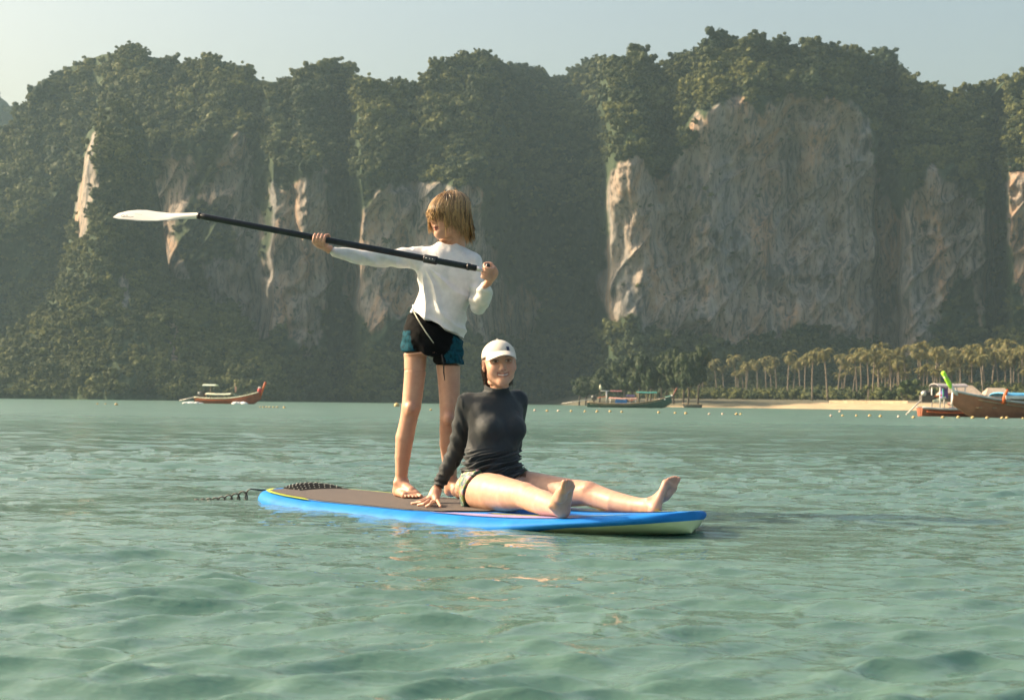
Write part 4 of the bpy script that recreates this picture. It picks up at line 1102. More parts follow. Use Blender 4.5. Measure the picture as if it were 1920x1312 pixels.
# ================================================================== PADDLE
def build_paddle():
    root = empty('paddle', PAD_A)
    ax = (PAD_B - PAD_A).normalized(); side = Vector((0, 1, 0)); side = (side - ax * side.dot(ax)).normalized(); up = side.cross(ax) * -1
    if up.z < 0: up = -up
    black = simple('black_shaft', (0.012, 0.013, 0.014), 0.34, 0, 0.4, 40, 0.2, 0.001)
    MB().tube([PAD_A - ax * 0.0, PAD_A + ax * 0.04, PAD_B], [.0162, .0155, .0150], 20).build('shaft', black, root, True, True)
    MB().tube([PAD_A - ax * 0.004, PAD_A + ax * 0.012], [.0172, .0172], 20).build('shaft_collar', black, root, True, True)
    cl = lerp(PAD_A, PAD_B, (808 - 372) / 521.0)
    mb = MB(); mb.tube([cl - ax * 0.034, cl - ax * 0.03, cl + ax * 0.03, cl + ax * 0.036], [.0165, .0205, .0205, .0165], 16)
    k = mb.build('clamp', simple('black_clamp_plastic', (0.014, 0.014, 0.015), 0.4), root, True, True)
    mb = MB(); M = Matrix(((ax.x, side.x, up.x), (ax.y, side.y, up.y), (ax.z, side.z, up.z)))
    mb.box(cl - side * 0.0215 + up * 0.001, (0.050, 0.008, 0.016), M); mb.build('clamp_lever', simple('grey_lever', (0.10, 0.10, 0.10), 0.35), k, False, True)
    for q in (-0.016, 0.0, 0.014):
        MB().sphere(cl + ax * q - side * 0.0265 + up * 0.0015, 0.0034, 8, 6).build('rivet', simple('bright_steel', (0.6, 0.6, 0.58), 0.25, 1.0), k, True, True)
    MB().tube([PAD_B - ax * 0.045, PAD_B - ax * 0.030], [.0172, .0172], 16).build('end_ring', black, root, True, True)
    tip = P(912, 508.5, 6.73)
    MB().tube([PAD_B, lerp(PAD_B, tip, 0.9)], [.0125, .0120], 16).build('inner_tube', simple('bare_aluminium', (0.62, 0.60, 0.57), 0.3, 1.0), root, True, True)
    ga = Vector((0.25, -0.35, 0.90)).normalized()
    MB().tube([tip - ga * 0.042, tip - ga * 0.038, tip, tip + ga * 0.034, tip + ga * 0.038], [.006, .0105, .012, .0105, .006], 16).build('grip', black, root, True, True)
    # blade: an outline in photo pixels, curved and tilted, with real thickness
    top = [(214, 405.5), (222, 400), (240, 395.5), (258, 393.8), (275, 394), (295, 397), (320, 399.6), (345, 399.5), (370, 398.5)]
    bot = [(212, 408), (222, 411), (240, 412.6), (258, 414.6), (275, 415.2), (295, 415), (315, 413.4), (340, 411), (370, 410.5)]
    rows_f, rows_b = [], []
    n = 8
    for i, (a, b) in enumerate(zip(top, bot)):
        dd = 6.80 + 0.03 * math.sin(math.pi * i / 8)
        wd = 0.105 * math.sin(math.pi * min(1, (8 - i) / 8 * 0.85 + 0.05)) ** 0.7 * (1 if i < 7 else 0.35)   # far edge tips away from the camera
        rf, rb = [], []
        for j in range(n + 1):
            f = j / n; u = a[0] + (b[0] - a[0]) * f; v = a[1] + (b[1] - a[1]) * f
            p = P(u, v, dd + wd * (0.5 - f)); sp = 0.016 * (1 - (i / 8) ** 2) * 0
            th = 0.0035 + (0.010 if i > 5 else 0) * (i - 5) / 3 if i > 5 else 0.0035
            bow = 0.006 * math.sin(math.pi * f)
            rf.append(p + Vector((0, -th * math.sin(math.pi * f) - bow * 0.3, 0))); rb.append(p + Vector((0, th * math.sin(math.pi * f) + 0.001, -0.002 * math.sin(math.pi * f))))
        rows_f.append(rf); rows_b.append(rb)
    mb = MB(); mb.grid([r + rb[::-1] for r, rb in zip(rows_f, rows_b)], closed=True)
    w = mb.build('blade', simple('ivory_blade_plastic', (0.74, 0.70, 0.60), 0.35, 0, 0.04, 12), root, True, True)
    # dark printed mark and faint line on the blade face
    def on_blade(u, v): return P(u, v, 6.80 + 0.03 * 0.5) + Vector((0, -0.050, 0))
    ink = simple('dark_print', (0.03, 0.03, 0.035), 0.5)
    mb = MB()
    for st in ([(232, 407.5), (236, 405.5), (240, 407.6), (236, 408.2)], [(241, 407.8), (243.5, 405.4), (244.6, 408.0)], [(233, 409.2), (243, 409.4), (250, 410.0), (255.5, 409.0)]):
        mb.tube([on_blade(*q) for q in st], 0.0011, 5)
    mb.build('printed_mark', ink, w, True, True)
    mb = MB(); mb.tube([on_blade(258, 404), on_blade(272, 405)], 0.0007, 5); mb.build('printed_line', simple('grey_print', (0.4, 0.38, 0.34), 0.5), w, True, True)
    tag(root, 'long black adjustable paddle with an ivory blade held by the child', 'paddle')
build_paddle()
# ================================================================== SEATED WOMAN
def build_woman():
    root = empty('person', B(0.60, 0.0))
    def p3(u, v, d): return arr(P(u, v, d))
    Hc = P(936.5, 682, 6.585); HR = frame((0.17, -0.98, 0.04), (-0.10, 0.10, 1.0)); hs = 0.96
    Fw = Vector((0.50, -0.866, 0)); Lw = (-0.866, -0.50, 0)
    dt = lambda y: float(np.interp(y, [735, 900], [6.63, 6.50]))
    skin = SKIN * np.array([1.06, 1.02, 1.0])
    # ------------------------------------------------ body
    s = SDF((-0.50, 5.45, 0.02), (0.90, 7.10, 0.67), 0.0042)
    s.loft([P(925, y, dt(y)).z for y in (905, 880, 850, 810, 770, 748)], [(P(u, 800, dt(y)).x, dt(y)) for u, y in ((924, 905), (924, 880), (923, 850), (929, 810), (927, 770), (928, 748))],
           [0.150, 0.138, 0.120, 0.128, 0.14, 0.11], [0.105, 0.098, 0.088, 0.092, 0.085, 0.06], Lw)
    s.cap(p3(929, 748, 6.64), p3(933, 712, 6.62), 0.050, 0.046, 0.03)
    RS, RE, RW = P(878, 757, 6.60), P(858, 842, 6.70), P(823, 909, 6.70)
    LS, LE, LW = P(968, 752, 6.70), P(962, 835, 6.90), P(952, 905, 6.92)
    for A, E, W in ((RS, RE, RW), (LS, LE, LW)):
        s.chain([arr(A), arr(lerp(A, E, .5)), arr(E), arr(lerp(E, W, .3)), arr(W)], [.040, .030, .026, .028, .023], 0.03)
    # legs
    Rl = [(905, 920, 6.42, .085), (930, 924, 6.31, .083), (960, 928, 6.18, .070), (984, 929, 6.08, .057), (1000, 936, 6.00, .053), (1022, 943, 5.89, .051), (1040, 948, 5.80, .040), (1052, 951, 5.735, .035)]
    Ll = [(955, 912, 6.60, .085), (1010, 918, 6.50, .076), (1060, 923, 6.40, .064), (1104, 925, 6.31, .054), (1128, 934, 6.26, .050), (1152, 941, 6.20, .047), (1190, 948, 6.12, .038), (1220, 950, 6.055, .034)]
    for Lg in (Rl, Ll): s.chain([p3(u, v, d) for u, v, d, r in Lg], [r for *_, r in Lg], 0.03)
    s.ell(p3(986, 918, 6.045), (0.026, 0.026, 0.022), k=0.02); s.ell(p3(1102, 914, 6.285), (0.026, 0.026, 0.020), k=0.02)
    s.ell(p3(915, 915, 6.50), (0.15, 0.13, 0.10), k=0.03)
    # feet, heels resting on the deck
    tr = Vector((0.02, -0.62, 0.78)).normalized(); lr = Vector((0.80, -0.50, -0.36))
    zr = -(lr - tr * lr.dot(tr)).normalized()
    hr = P(1063, 972, 5.70)
    add_foot(s, hr - zr * 0.004 - tr * 0.004, tr, zr, -1, 0.225, P(1050, 951, 5.75))
    tl = Vector((0.42, 0.40, 0.74)).normalized(); ll = Vector((0.70, -0.71, 0.0)); zl = -(ll - tl * ll.dot(tl)).normalized()
    hl = P(1232, 966, 5.99)
    add_foot(s, hl - zl * 0.004 - tl * 0.004, tl, zl, 1, 0.225, P(1216, 950, 6.065))
    # hand propped on the deck
    w = RW; pal = P(812, 933, 6.665); zf = b_deck(0.5) + 0.014
    s.cap(arr(w), arr(lerp(w, pal, .7)), 0.022, 0.022, 0.02)
    s.cap(arr(lerp(w, pal, .6)), p3(803, 937, 6.655), 0.021, 0.015, 0.015); s.cap(arr(lerp(w, pal, .6)), p3(818, 938, 6.63), 0.021, 0.015, 0.015)
    for (u0, v0), (u1, v1), (u2, v2), rr in (((801, 936), (790, 941), (772, 943.5), .0080), ((804, 938), (796, 944), (784, 946.5), .0080), ((811, 939), (806, 946), (799, 949), .0076), ((820, 938), (823, 944), (826, 949), .0072), ((806, 930), (795, 936), (782, 940.5), .0082)):
        a, b, c = on_z(u0, v0, zf + 0.012), on_z(u1, v1, zf + 0.006), on_z(u2, v2, zf - 0.002)
        s.chain([arr(a), arr(b), arr(c)], [rr * 1.1, rr, rr * 0.85], 0.010)
    # other hand flat on the deck behind her
    s.cap(arr(LW), p3(948, 917, 6.93), 0.023, 0.018, 0.02)
    for q in (-0.03, -0.01, 0.01, 0.03): s.cap(p3(948, 918, 6.92), arr(P(948, 918, 6.92) + Vector((q + 0.02, 0.08, -0.005))), 0.011, 0.008, 0.01)
    body = s
    # ------------------------------------------------ dark rash shirt
    s = SDF((-0.42, 6.28, 0.07), (0.14, 7.06, 0.66), 0.0036)
    rows = [(908, 926, .160, .122), (893, 928, .156, .118), (875, 925, .142, .110), (850, 922, .130, .100), (828, 927, .131, .100), (800, 930, .133, .104), (775, 929, .140, .098), (757, 927, .138, .086), (745, 927, .118, .070), (736, 929, .080, .058)]
    s.loft([P(925, y, dt(y)).z for y, *_ in rows], [(P(u, 800, dt(y)).x, dt(y)) for y, u, *_ in rows], [a for *_, a, b in rows], [b for *_, b in rows], Lw)
    for sx in (-1, 1):                                     # bust
        c = Vector((P(929, 800, 6.57).x, 6.57, P(929, 803, 6.57).z)) + Vector(Lw) * (sx * 0.062) + Fw * 0.062
        s.ell(arr(c), (0.058, 0.058, 0.055), k=0.035)
    s.cap(p3(930, 744, 6.635), p3(932, 720, 6.615), 0.062, 0.0590, 0.02)         # mock neck
    s.chain([arr(RS), arr(lerp(RS, RE, .45)), arr(RE)], [.056, .051, .043], 0.03); s.chain([arr(RE), arr(lerp(RE, RW, .3)), arr(lerp(RE, RW, 1.0))], [.043, .041, .0285], 0.012)
    s.chain([arr(LS), arr(lerp(LS, LE, .45)), arr(LE)], [.056, .050, .042], 0.03); s.chain([arr(LE), arr(LW)], [.042, .029], 0.012)
    nd = (P(934, 690, 6.6) - P(930, 740, 6.64)).normalized()
    s.clip(p3(932, 722, 6.62), arr(nd), 0.15)
    s.cap(p3(931, 735, 6.63), p3(933, 700, 6.61), 0.047, 0.050, 0.003, 'sub')
    wd = (RW - RE).normalized(); s.clip(arr(RW + wd * 0.006), arr(wd), 0.045)
    a, b = P(868, 912, 6.5), P(992, 892, 6.5)
    s.clip(p3(930, 885, 6.5), (-0.06, 0.16, -1), 0.185); shirt_f = s
    V, Q = s.mesh(); V = relax(V, Q, 1, 0.5); N = vnormals(V, Q); x, y, z = V.T
    torso = (x > P(868, 800, 6.55).x)
    band = sstep(P(0, 826, 6.5).z + HORS * 0, P(0, 850, 6.5).z, z)
    wr = np.sin((z * 1.0 - 0.22 * x) * 2 * math.pi / 0.030 + 3.2 * vnoise(x * 10, y * 10, z * 22, 3)) + 0.7 * np.sin((z * 1.0 - 0.30 * x) * 2 * math.pi / 0.017 + 4 * vnoise(x * 14, y * 14, z * 20, 5))
    fold = torso * band * 0.0090 * wr
    arm = ~torso
    fold = fold + arm * 0.0050 * np.sin((x * 0.9 + z * 0.6) * 130 + 3 * vnoise(x * 12, y * 12, z * 9, 4)) * (0.5 + 0.5 * vnoise(x * 8, y * 8, z * 8, 7))
    cuff = np.exp(-(((V - arr(RW)) ** 2).sum(1)) / 0.06 ** 2); fold = fold + cuff * 0.004 * np.sin(z * 260)
    fold = fold + torso * (1 - band) * 0.004 * fbm(x * 14, y * 14, z * 8, 3, 31) + 0.0012 * fbm(x * 45, y * 45, z * 45, 2, 35)
    V = relax(V + N * fold[:, None], Q, 1, 0.3)
    o = mesh_obj('shirt', V, Q, None, root, True, True)
    add_attr(o, 'Col', np.tile(np.array([0.024, 0.030, 0.034]), (len(V), 1)), 'FLOAT_COLOR')
    o.data.materials.append(col_material('rash_shirt_cloth', 0.66, 800, 0.2, 0.1, 0.3)); tag(o, 'charcoal long-sleeved rash shirt, creased at the waist')
    # ------------------------------------------------ floral swim bottoms
    s = SDF((-0.32, 6.16, 0.04), (0.24, 6.86, 0.36), 0.0036)
    s.loft([P(925, y, 6.5).z for y in (950, 925, 900, 880)], [(P(926, 800, 6.5).x, 6.51)] * 4, [0.150, 0.166, 0.166, 0.145], [0.120, 0.128, 0.124, 0.110], Lw)
    s.chain([p3(905, 919, 6.42), p3(922, 921, 6.34)], [.092, .0905], 0.03); s.chain([p3(955, 911, 6.60), p3(990, 914, 6.53)], [.091, .088], 0.03)
    c = P(904, 912, 6.40); s.clip(arr(c), (0.42, -0.62, 0.10), 0.16) if False else None
    # leg openings slope from the hip down to the groin
    n1 = Vector((0.62, -0.70, -0.42)); s.clip(p3(887, 905, 6.40), arr(n1), 0.30); bottoms_f = s
    V, Q = s.mesh(); V = relax(V, Q, 1, 0.5)
    o = mesh_obj('swim_bottoms', V, Q, None, root, True, True); x, y, z = V.T
    add_attr(o, 'Col', np.tile(np.array([0.3, 0.3, 0.3]), (len(V), 1)), 'FLOAT_COLOR')
    fm = Mat('floral_cloth'); fm.set(Roughness=0.6)
    vo = fm.node('ShaderNodeTexVoronoi'); vo.inputs['Scale'].default_value = 75; fm.link(fm.coord(), vo.inputs['Vector'])
    sep = fm.node('ShaderNodeSeparateColor'); fm.link(vo.outputs['Color'], sep.inputs[0])
    fc = fm.ramp(sep.outputs[0], [(0.0, (0.03, 0.10, 0.09)), (0.2, (0.24, 0.30, 0.08)), (0.42, (0.38, 0.42, 0.36)), (0.58, (0.05, 0.16, 0.10)), (0.72, (0.40, 0.16, 0.22)), (0.86, (0.08, 0.13, 0.22))], 'CONSTANT')
    fm.link(fm.mix(0.22, fc, (0.12, 0.17, 0.11)), fm.p.inputs['Base Color']); o.data.materials.append(fm.m)
    tag(o, 'green floral print swim bottoms')
    # ------------------------------------------------ body mesh, drawn in under the clothes
    V, Q = body.mesh(); V = relax(V, Q, 1, 0.4); V = tuck(V, Q, shirt_f); V = tuck(V, Q, bottoms_f)
    C = np.tile(skin, (len(V), 1))
    for c, rr, am in ((p3(986, 918, 6.05), 0.05, .35), (p3(1102, 914, 6.28), 0.05, .35), (arr(hr + zr * -0.01), 0.06, .35), (arr(hl), 0.06, .35), (arr(hr + tr * 0.2), 0.06, .4), (arr(hl + tl * 0.2), 0.06, .4), (arr(pal), 0.05, .25)):
        wgt = np.exp(-((V - c) ** 2).sum(1) / rr ** 2)[:, None] * am; C = C * (1 - wgt) + wgt * np.array([0.52, 0.23, 0.16])
    hv, hq, hc = make_head(0.0017, False, True, skin * np.array([1.04, 1.0, 0.98]), 0.045)
    hv = (hv * hs) @ HR.T + arr(Hc)
    V, Q, C = join([(V, Q, C), (hv, hq, hc)])
    o = mesh_obj('body', V, Q, SKIN_M, root, True, True); add_attr(o, 'Col', C, 'FLOAT_COLOR')
    # ------------------------------------------------ hair (wet, dark, tucked under the cap)
    r = np.random.default_rng(9)
    s = SDF((-0.12, -0.16, -0.20), (0.12, 0.10, 0.12), 0.003)
    s.ell((0, -0.035, 0.015), (0.0775, 0.080, 0.075), k=0.01); s.ell((0, -0.072, -0.045), (0.055, 0.038, 0.075), k=0.04)
    s.clip((0, 0.012, 0), (0, 1, -0.05))
    hv, hq = s.mesh(); az = np.arctan2(hv[:, 0], hv[:, 1] + 0.03)
    hv = hv + vnormals(hv, hq) * (0.003 * np.sin(az * 36))[:, None]
    hc = np.tile(np.array([0.022, 0.013, 0.010]), (len(hv), 1))
    paths, rad, cols = [], [], []
    for i in range(170):
        sx = 1 if r.uniform() < 0.6 else -1
        q0 = np.array([sx * r.uniform(0.056, 0.078), r.uniform(-0.095, -0.030), r.uniform(-0.03, 0.02)])
        L = r.uniform(0.05, 0.125) * (1 if sx > 0 else 0.85); pp = [q0]; ph = r.uniform(0, 6.28)
        for f in (0.25, 0.5, 0.75, 1.0):
            pp.append(q0 + np.array([sx * (0.004 * math.sin(4 * f + ph) - 0.012 * f), -0.02 * f + 0.006 * math.cos(5 * f + ph), -L * f]))
        w = r.uniform(0.0014, 0.003); paths.append([Vector(p) for p in pp]); rad.append([w, w, w, w * 0.8, w * 0.2]); g = r.uniform(0, 1)
        cols.append(np.array([0.018, 0.011, 0.009]) * (1 - g) + np.array([0.07, 0.035, 0.020]) * g)
    sv, sq, sc = strands(paths, rad, 4, cols)
    V, Q, C = join([(hv, hq, hc), (sv, sq, sc)]); V = (V * hs) @ HR.T + arr(Hc)
    o = mesh_obj('hair', V, Q, None, root, True, True); add_attr(o, 'Col', C, 'FLOAT_COLOR'); o.data.materials.append(bpy.data.materials['wet_hair'])
    tag(o, 'wet dark hair hanging behind the ears')
    # ------------------------------------------------ cap
    cream = simple('cream_cap_cloth', (0.66, 0.60, 0.52), 0.8, 0, 0.06, 40, 0.15, 0.001)
    def H(v): return (np.array(v, float) * hs) @ HR.T + arr(Hc)
    e = np.array([0.0835, 0.1035, 0.083]); c0 = np.array([0, -0.012, 0.034])
    rows = []
    zlo = -0.02
    for th in np.linspace(0.02, 1.0, 16):
        row = []
        for j in range(48):
            a = 2 * math.pi * j / 48; fr = math.cos(a)
            tmax = 1.63 - 0.20 * max(0, fr) ** 2 + 0.10 * max(0, -fr)
            t = th * tmax; b = 1 + 0.004 * math.cos(6 * a)
            row.append(c0 + e * b * np.array([math.sin(a) * math.sin(t), fr * math.sin(t), math.cos(t)]))
        rows.append([Vector(H(p)) for p in row])
    ins = [[Vector(H((HR.T @ (arr(p) - arr(Hc)) / hs - c0) * 0.965 + c0)) for p in r_] for r_ in rows[::-1]]
    mb = MB(); mb.grid(rows + ins, closed=True); k = mb.build('cap', cream, root, True, True)
    MB().sphere(H(c0 + np.array([0, 0, 0.084])), 0.006, 10, 6).build('cap_button', cream, k, True, True)
    top, under = [], []
    for i in range(9):
        f = i / 8; rt, ru = [], []
        for j in range(25):
            a = -1.02 + 2.04 * j / 24
            x0 = e[0] * 1.0 * math.sin(a) * 0.985; y0 = -0.012 + e[1] * math.cos(a) * 0.985; z0 = 0.034 + 0.0115 + 0.016 * math.cos(a) - 0.004
            ext = 0.070 * (math.cos(a * 1.45) ** 0.55 if abs(a) < 1.05 else 0.02) * f
            x1 = x0 * (1 + 0.06 * f); y1 = y0 + ext; z1 = z0 - 0.30 * ext - 5.2 * x1 * x1 * f * 0.9 - 0.004 * f
            rt.append(Vector(H((x1, y1, z1)))); ru.append(Vector(H((x1, y1, z1 - 0.0035))))
        top.append(rt); under.append(ru)
    mb = MB(); mb.grid(top + under[::-1] + [top[0]]); mb.build('cap_brim', cream, k, True, True)
    # small dark patch on the front of the cap
    mb = MB(); pr = []
    for tz in (0.052, 0.060, 0.068, 0.076):
        rw = []
        for xx in (-0.040, -0.035, -0.030, -0.026):
            yy = -0.012 + e[1] * math.sqrt(max(0, 1 - (xx / e[0]) ** 2 - ((tz - 0.034) / e[2]) ** 2)); q = np.array([xx, yy, tz]); n = (q - c0) / e ** 2; n /= np.linalg.norm(n)
            rw.append(Vector(H(q + n * 0.0018)))
        pr.append(rw)
    mb.grid(pr); mb.build('cap_emblem', simple('navy_emblem', (0.02, 0.025, 0.06), 0.6), k, True, True)
    tag(k, 'cream baseball cap with a small dark emblem')
    tag(root, 'smiling woman in cream cap and dark rash shirt seated on the board with legs out', 'person')
build_woman()
# ================================================================== BEACH
BZ = [(-0.6, 0), (0.0, 6), (0.9, 22), (1.5, 40), (1.9, 60), (2.6, 110), (5.0, 190)]
def shore_front(u):     # distance of the waterline of the beach
    return np.interp(u, [930, 1000, 1150, 1290, 1480, 1600, 1700, 1800, 2000, 2400], [420, 400, 340, 300, 285, 262, 240, 230, 225, 215]) + 5 * vnoise(np.asarray(u) / 50, 0.3, 0, 3)
def ground_z(u, d):
    o = d - shore_front(u)
    return np.interp(o, [b for a, b in BZ], [a for a, b in BZ])
def build_beach():
    us = np.arange(930, 2420, 10.0); of = np.array([-8, 0, 3, 6, 10, 15, 22, 30, 40, 55, 75, 100, 140, 200.0])
    U, O = np.meshgrid(us, of, indexing='ij'); D = shore_front(U) + O
    X = (U - 960) / F * D
    Z = np.interp(O, [b for a, b in BZ], [a for a, b in BZ]) + 0.10 * fbm(X / 6, D / 6, 0, 3, 4); Z = np.where(O < 0, -0.8, Z)
    Z -= 3.2 * sstep(1130, 1000, U)
    pts = np.stack([X, D, Z], -1); n, k = U.shape; idx = np.arange(n * k).reshape(n, k)
    Fq = np.stack([idx[:-1, :-1], idx[1:, :-1], idx[1:, 1:], idx[:-1, 1:]], -1).reshape(-1, 4)
    s = Mat('beach_sand'); s.set(Roughness=0.95)
    sand = s.ramp(s.noise(s.coord((0.5, 0.5, 0.5)), 1.0, 5), [(0.3, (0.36, 0.26, 0.15)), (0.7, (0.50, 0.37, 0.22))])
    soil_shade = s.ramp(s.noise(s.coord((0.8, 0.8, 0.8)), 1.0, 5), [(0.35, (0.06, 0.065, 0.035)), (0.65, (0.13, 0.11, 0.065))])
    s.link(s.mix(s.attr('soil_shade'), sand, soil_shade), s.p.inputs['Base Color'])
    o = mesh_obj('beach', pts.reshape(-1, 3), Fq, s.m); tag(o, kind='structure')
    add_attr(o, 'soil_shade', sstep(0, 9, O + 5 * vnoise(X / 7, D / 7, 0, 8) - np.interp(U, [1000, 1300, 1440, 1490, 1560], [1, 2, 4, 15, 33])).reshape(-1))  # soil behind the beach; on the left it covers the sand in place of shade
build_beach()

# ------------------------------------------------------------------ palms
def palm_material():
    s = Mat('palm_frond'); s.set(Roughness=0.6)
    c = s.ramp(s.noise(s.coord((1, 1, 1)), 1.3, 4), [(0.3, (0.06, 0.075, 0.020)), (0.5, (0.16, 0.150, 0.040)), (0.7, (0.27, 0.20, 0.07))]); s.link(c, s.p.inputs['Base Color'])
    tr = s.node('ShaderNodeBsdfTranslucent'); s.link(c, tr.inputs[0]); mx = s.node('ShaderNodeMixShader'); mx.inputs[0].default_value = 0.3
    s.link(s.p.outputs[0], mx.inputs[1]); s.link(tr.outputs[0], mx.inputs[2]); s.link(mx.outputs[0], s.out.inputs[0]); return s.m
FROND = palm_material(); BARK = simple('palm_bark', (0.17, 0.135, 0.10), 0.9, 0, 0.25, 3.0, 0.6, 0.05)
def palm_meshes(seed, H):
    r = random.Random(seed)
    tr = MB(); lean = r.uniform(-0.10, 0.10) * H; pts = []
    for i in range(9):
        f = i / 8; pts.append((lean * f * f, 0.3 * math.sin(f * 2 + seed), H * f))
    tr.tube(pts, [0.20 * (1.35 if i == 0 else 1) * (1 - 0.35 * i / 8) for i in range(9)], 8)
    cr = MB(); top = Vector(pts[-1])
    for k in range(30):
        az = k * 2.399 + r.uniform(-0.2, 0.2); el = r.uniform(-0.75, 1.35); L = r.uniform(2.2, 3.9) * (H / 11) ** 0.5
        d = Vector((math.cos(az), math.sin(az), 0)); sd = Vector((-d.y, d.x, 0)); left, mid, right = [], [], []
        n = 8
        p = top.copy(); e = el
        for i in range(n + 1):
            f = i / n; w = 0.34 * math.sin(math.pi * min(1, 0.12 + f * 0.88)) ** 0.8 + 0.02
            droop = Vector((0, 0, -0.55 * w))
            left.append(p + sd * w + droop); mid.append(p.copy()); right.append(p - sd * w + droop)
            p = p + (d * math.cos(e) + Vector((0, 0, math.sin(e)))) * (L / n); e -= 0.30 + 0.16 * f
        # leaflets: separate blades either side of the rib
        for i in range(n):
            for a in (left, right):
                m0, m1 = mid[i], mid[i + 1]; t = a[i + 1] * 0.65 + a[i] * 0.35 + Vector((r.uniform(-.05, .05), r.uniform(-.05, .05), r.uniform(-.12, .03)))
                t2 = a[i + 1] + (mid[i + 1] - mid[i]) * 0.4
                cr.add([m0, m0.lerp(m1, 0.62), t2, t], [(0, 1, 2, 3)])
    cr.sphere(top + Vector((0, 0, -0.15)), (0.32, 0.32, 0.38), 8, 6)
    return tr, cr
PALMS = [  # photo column, crown-top row, distance behind the waterline, note
    (1310, 668, 120), (1346, 664, 128), (1362, 672, 135), (1383, 660, 122), (1400, 668, 140), (1416, 664, 126), (1435, 656, 118), (1456, 664, 136), (1475, 650, 92), (1497, 662, 125), (1508, 655, 110),
    (1526, 655, 62), (1552, 648, 60), (1570, 660, 118), (1586, 658, 128), (1606, 652, 66), (1617, 645, 70), (1630, 652, 62), (1641, 648, 74), (1654, 640, 72), (1668, 646, 80), (1674, 653, 66), (1688, 652, 84),
    (1702, 645, 92), (1716, 650, 80), (1728, 638, 90), (1742, 634, 96), (1752, 648, 76), (1764, 640, 92), (1776, 650, 84), (1790, 643, 96), (1803, 652, 82), (1815, 638, 98), (1828, 646, 88),
    (1840, 640, 84), (1852, 650, 92), (1864, 636, 98), (1876, 644, 86), (1888, 640, 94), (1899, 634, 100), (1908, 646, 86), (1920, 638, 96), (1940, 642, 90), (1965, 636, 95), (1995, 640, 90)]
def ordinal(n):
    return '%d%s' % (n, 'th' if 10 <= n % 100 <= 20 else {1: 'st', 2: 'nd', 3: 'rd'}.get(n % 10, 'th'))
def build_palms():
    rp = random.Random(12); protos = [palm_meshes(i, 11.0) for i in range(7)]; cache = {}
    spots = list(PALMS)
    for q in range(30): spots.append((rp.uniform(1640, 1935), rp.uniform(656, 690), rp.uniform(60, 112)))
    for q in range(10): spots.append((rp.uniform(1300, 1600), rp.uniform(668, 690), rp.uniform(100, 150)))
    spots = [s_ if s_[0] in (1526, 1552) else (s_[0] + rp.uniform(-5, 5), s_[1] + rp.uniform(-3, 9), s_[2] + rp.uniform(-6, 22)) for s_ in spots]
    spots.sort(); nd = ns = 0
    for i, (u, v, off) in enumerate(spots):
        d = float(shore_front(u)) + off; g = float(ground_z(u, d)); x = (u - 960) / F * d
        H = max(4.5, P(u, v + 6, d).z - g); k = rp.randrange(7); sc = H / 11.6; cs = rp.uniform(0.95, 1.15) * max(0.9, sc)
        root = empty('palm_tree', (x, d, g - 0.1)); root.scale = (cs, cs, sc); root.rotation_euler[2] = rp.uniform(0, 6.28)
        if k not in cache:
            t = protos[k][0].build('trunk', BARK, root, True); c = protos[k][1].build('crown', FROND, root, False); cache[k] = (t.data, c.data)
        else:
            for nm, me in zip(('trunk', 'crown'), cache[k]):
                o = bpy.data.objects.new(nm, me); COL.objects.link(o); o.parent = root
        if u in (1526, 1552): lab = '%s palm of the pair standing in front of the dim grove' % ('left' if u == 1526 else 'right')
        elif u < 1600: nd += 1; lab = 'palm of the dim grove left of the sunlit sand, %s from its left end' % ordinal(nd)
        else: ns += 1; lab = 'palm of the sunlit grove behind the boats, %s from its left end' % ordinal(ns)
        tag(root, lab, 'palm tree', 'palms along the beach')
build_palms()

# ------------------------------------------------------------------ tall trees added to cast shade on the left end of the beach
def build_shade_trees():
    dbark = simple('dark_bark', (0.07, 0.055, 0.042), 0.95, 0, 0.3, 2.0); r = np.random.default_rng(23); lm = leaf_material('shade_tree_leaves', (0.020, 0.042, 0.018), (0.085, 0.105, 0.035), 'tint', 'GEOMETRY'); n = 17
    for i in range(n):
        u = 1085 + 222 * i / (n - 1) + r.uniform(-4, 4); off = 7 + r.uniform(0, 16); d = float(shore_front(u)) + off; x = (u - 960) / F * d
        H = r.uniform(9.5, 14.5) if u > 1160 else r.uniform(7, 11); R = r.uniform(3.2, 4.4)
        root = empty('shade_tree', (x, d, float(ground_z(u, d)) - 0.6 - 0.0)); z0 = 0
        mb = MB(); mb.tube([(0, 0, -0.8), (0.2, 0, H * 0.3), (-0.1, 0.1, H * 0.62)], [0.24, 0.18, 0.10], 8)
        for q in range(5):
            a = q * 1.26 + r.uniform(0, 1); mb.tube([(0.1, 0, H * (0.28 + 0.06 * q)), (math.cos(a) * R * 0.6, math.sin(a) * R * 0.6, H * (0.5 + 0.07 * q))], [0.12, 0.05], 6)
        mb.build('trunk', dbark, root, True)
        V, Fq = crown_mesh(700 + i, 24, 46, 1.0, 0.085); V = np.array([tuple(p) for p in V]) * np.array([R, R, H * 0.46]) + np.array([0, 0, H * 0.56])
        o = mesh_obj('crown', V, Fq, lm, root, False); add_attr(o, 'tint', np.clip(0.4 + 0.45 * vnoise(V[:, 0] / 1.5, V[:, 1] / 1.5, V[:, 2] / 1.5, i), 0, 1))
        tag(root, 'leafy tree added to shade the left end of the beach, %s from the left' % ordinal(i + 1), 'tree', 'shade trees added at the left end of the beach')
build_shade_trees()

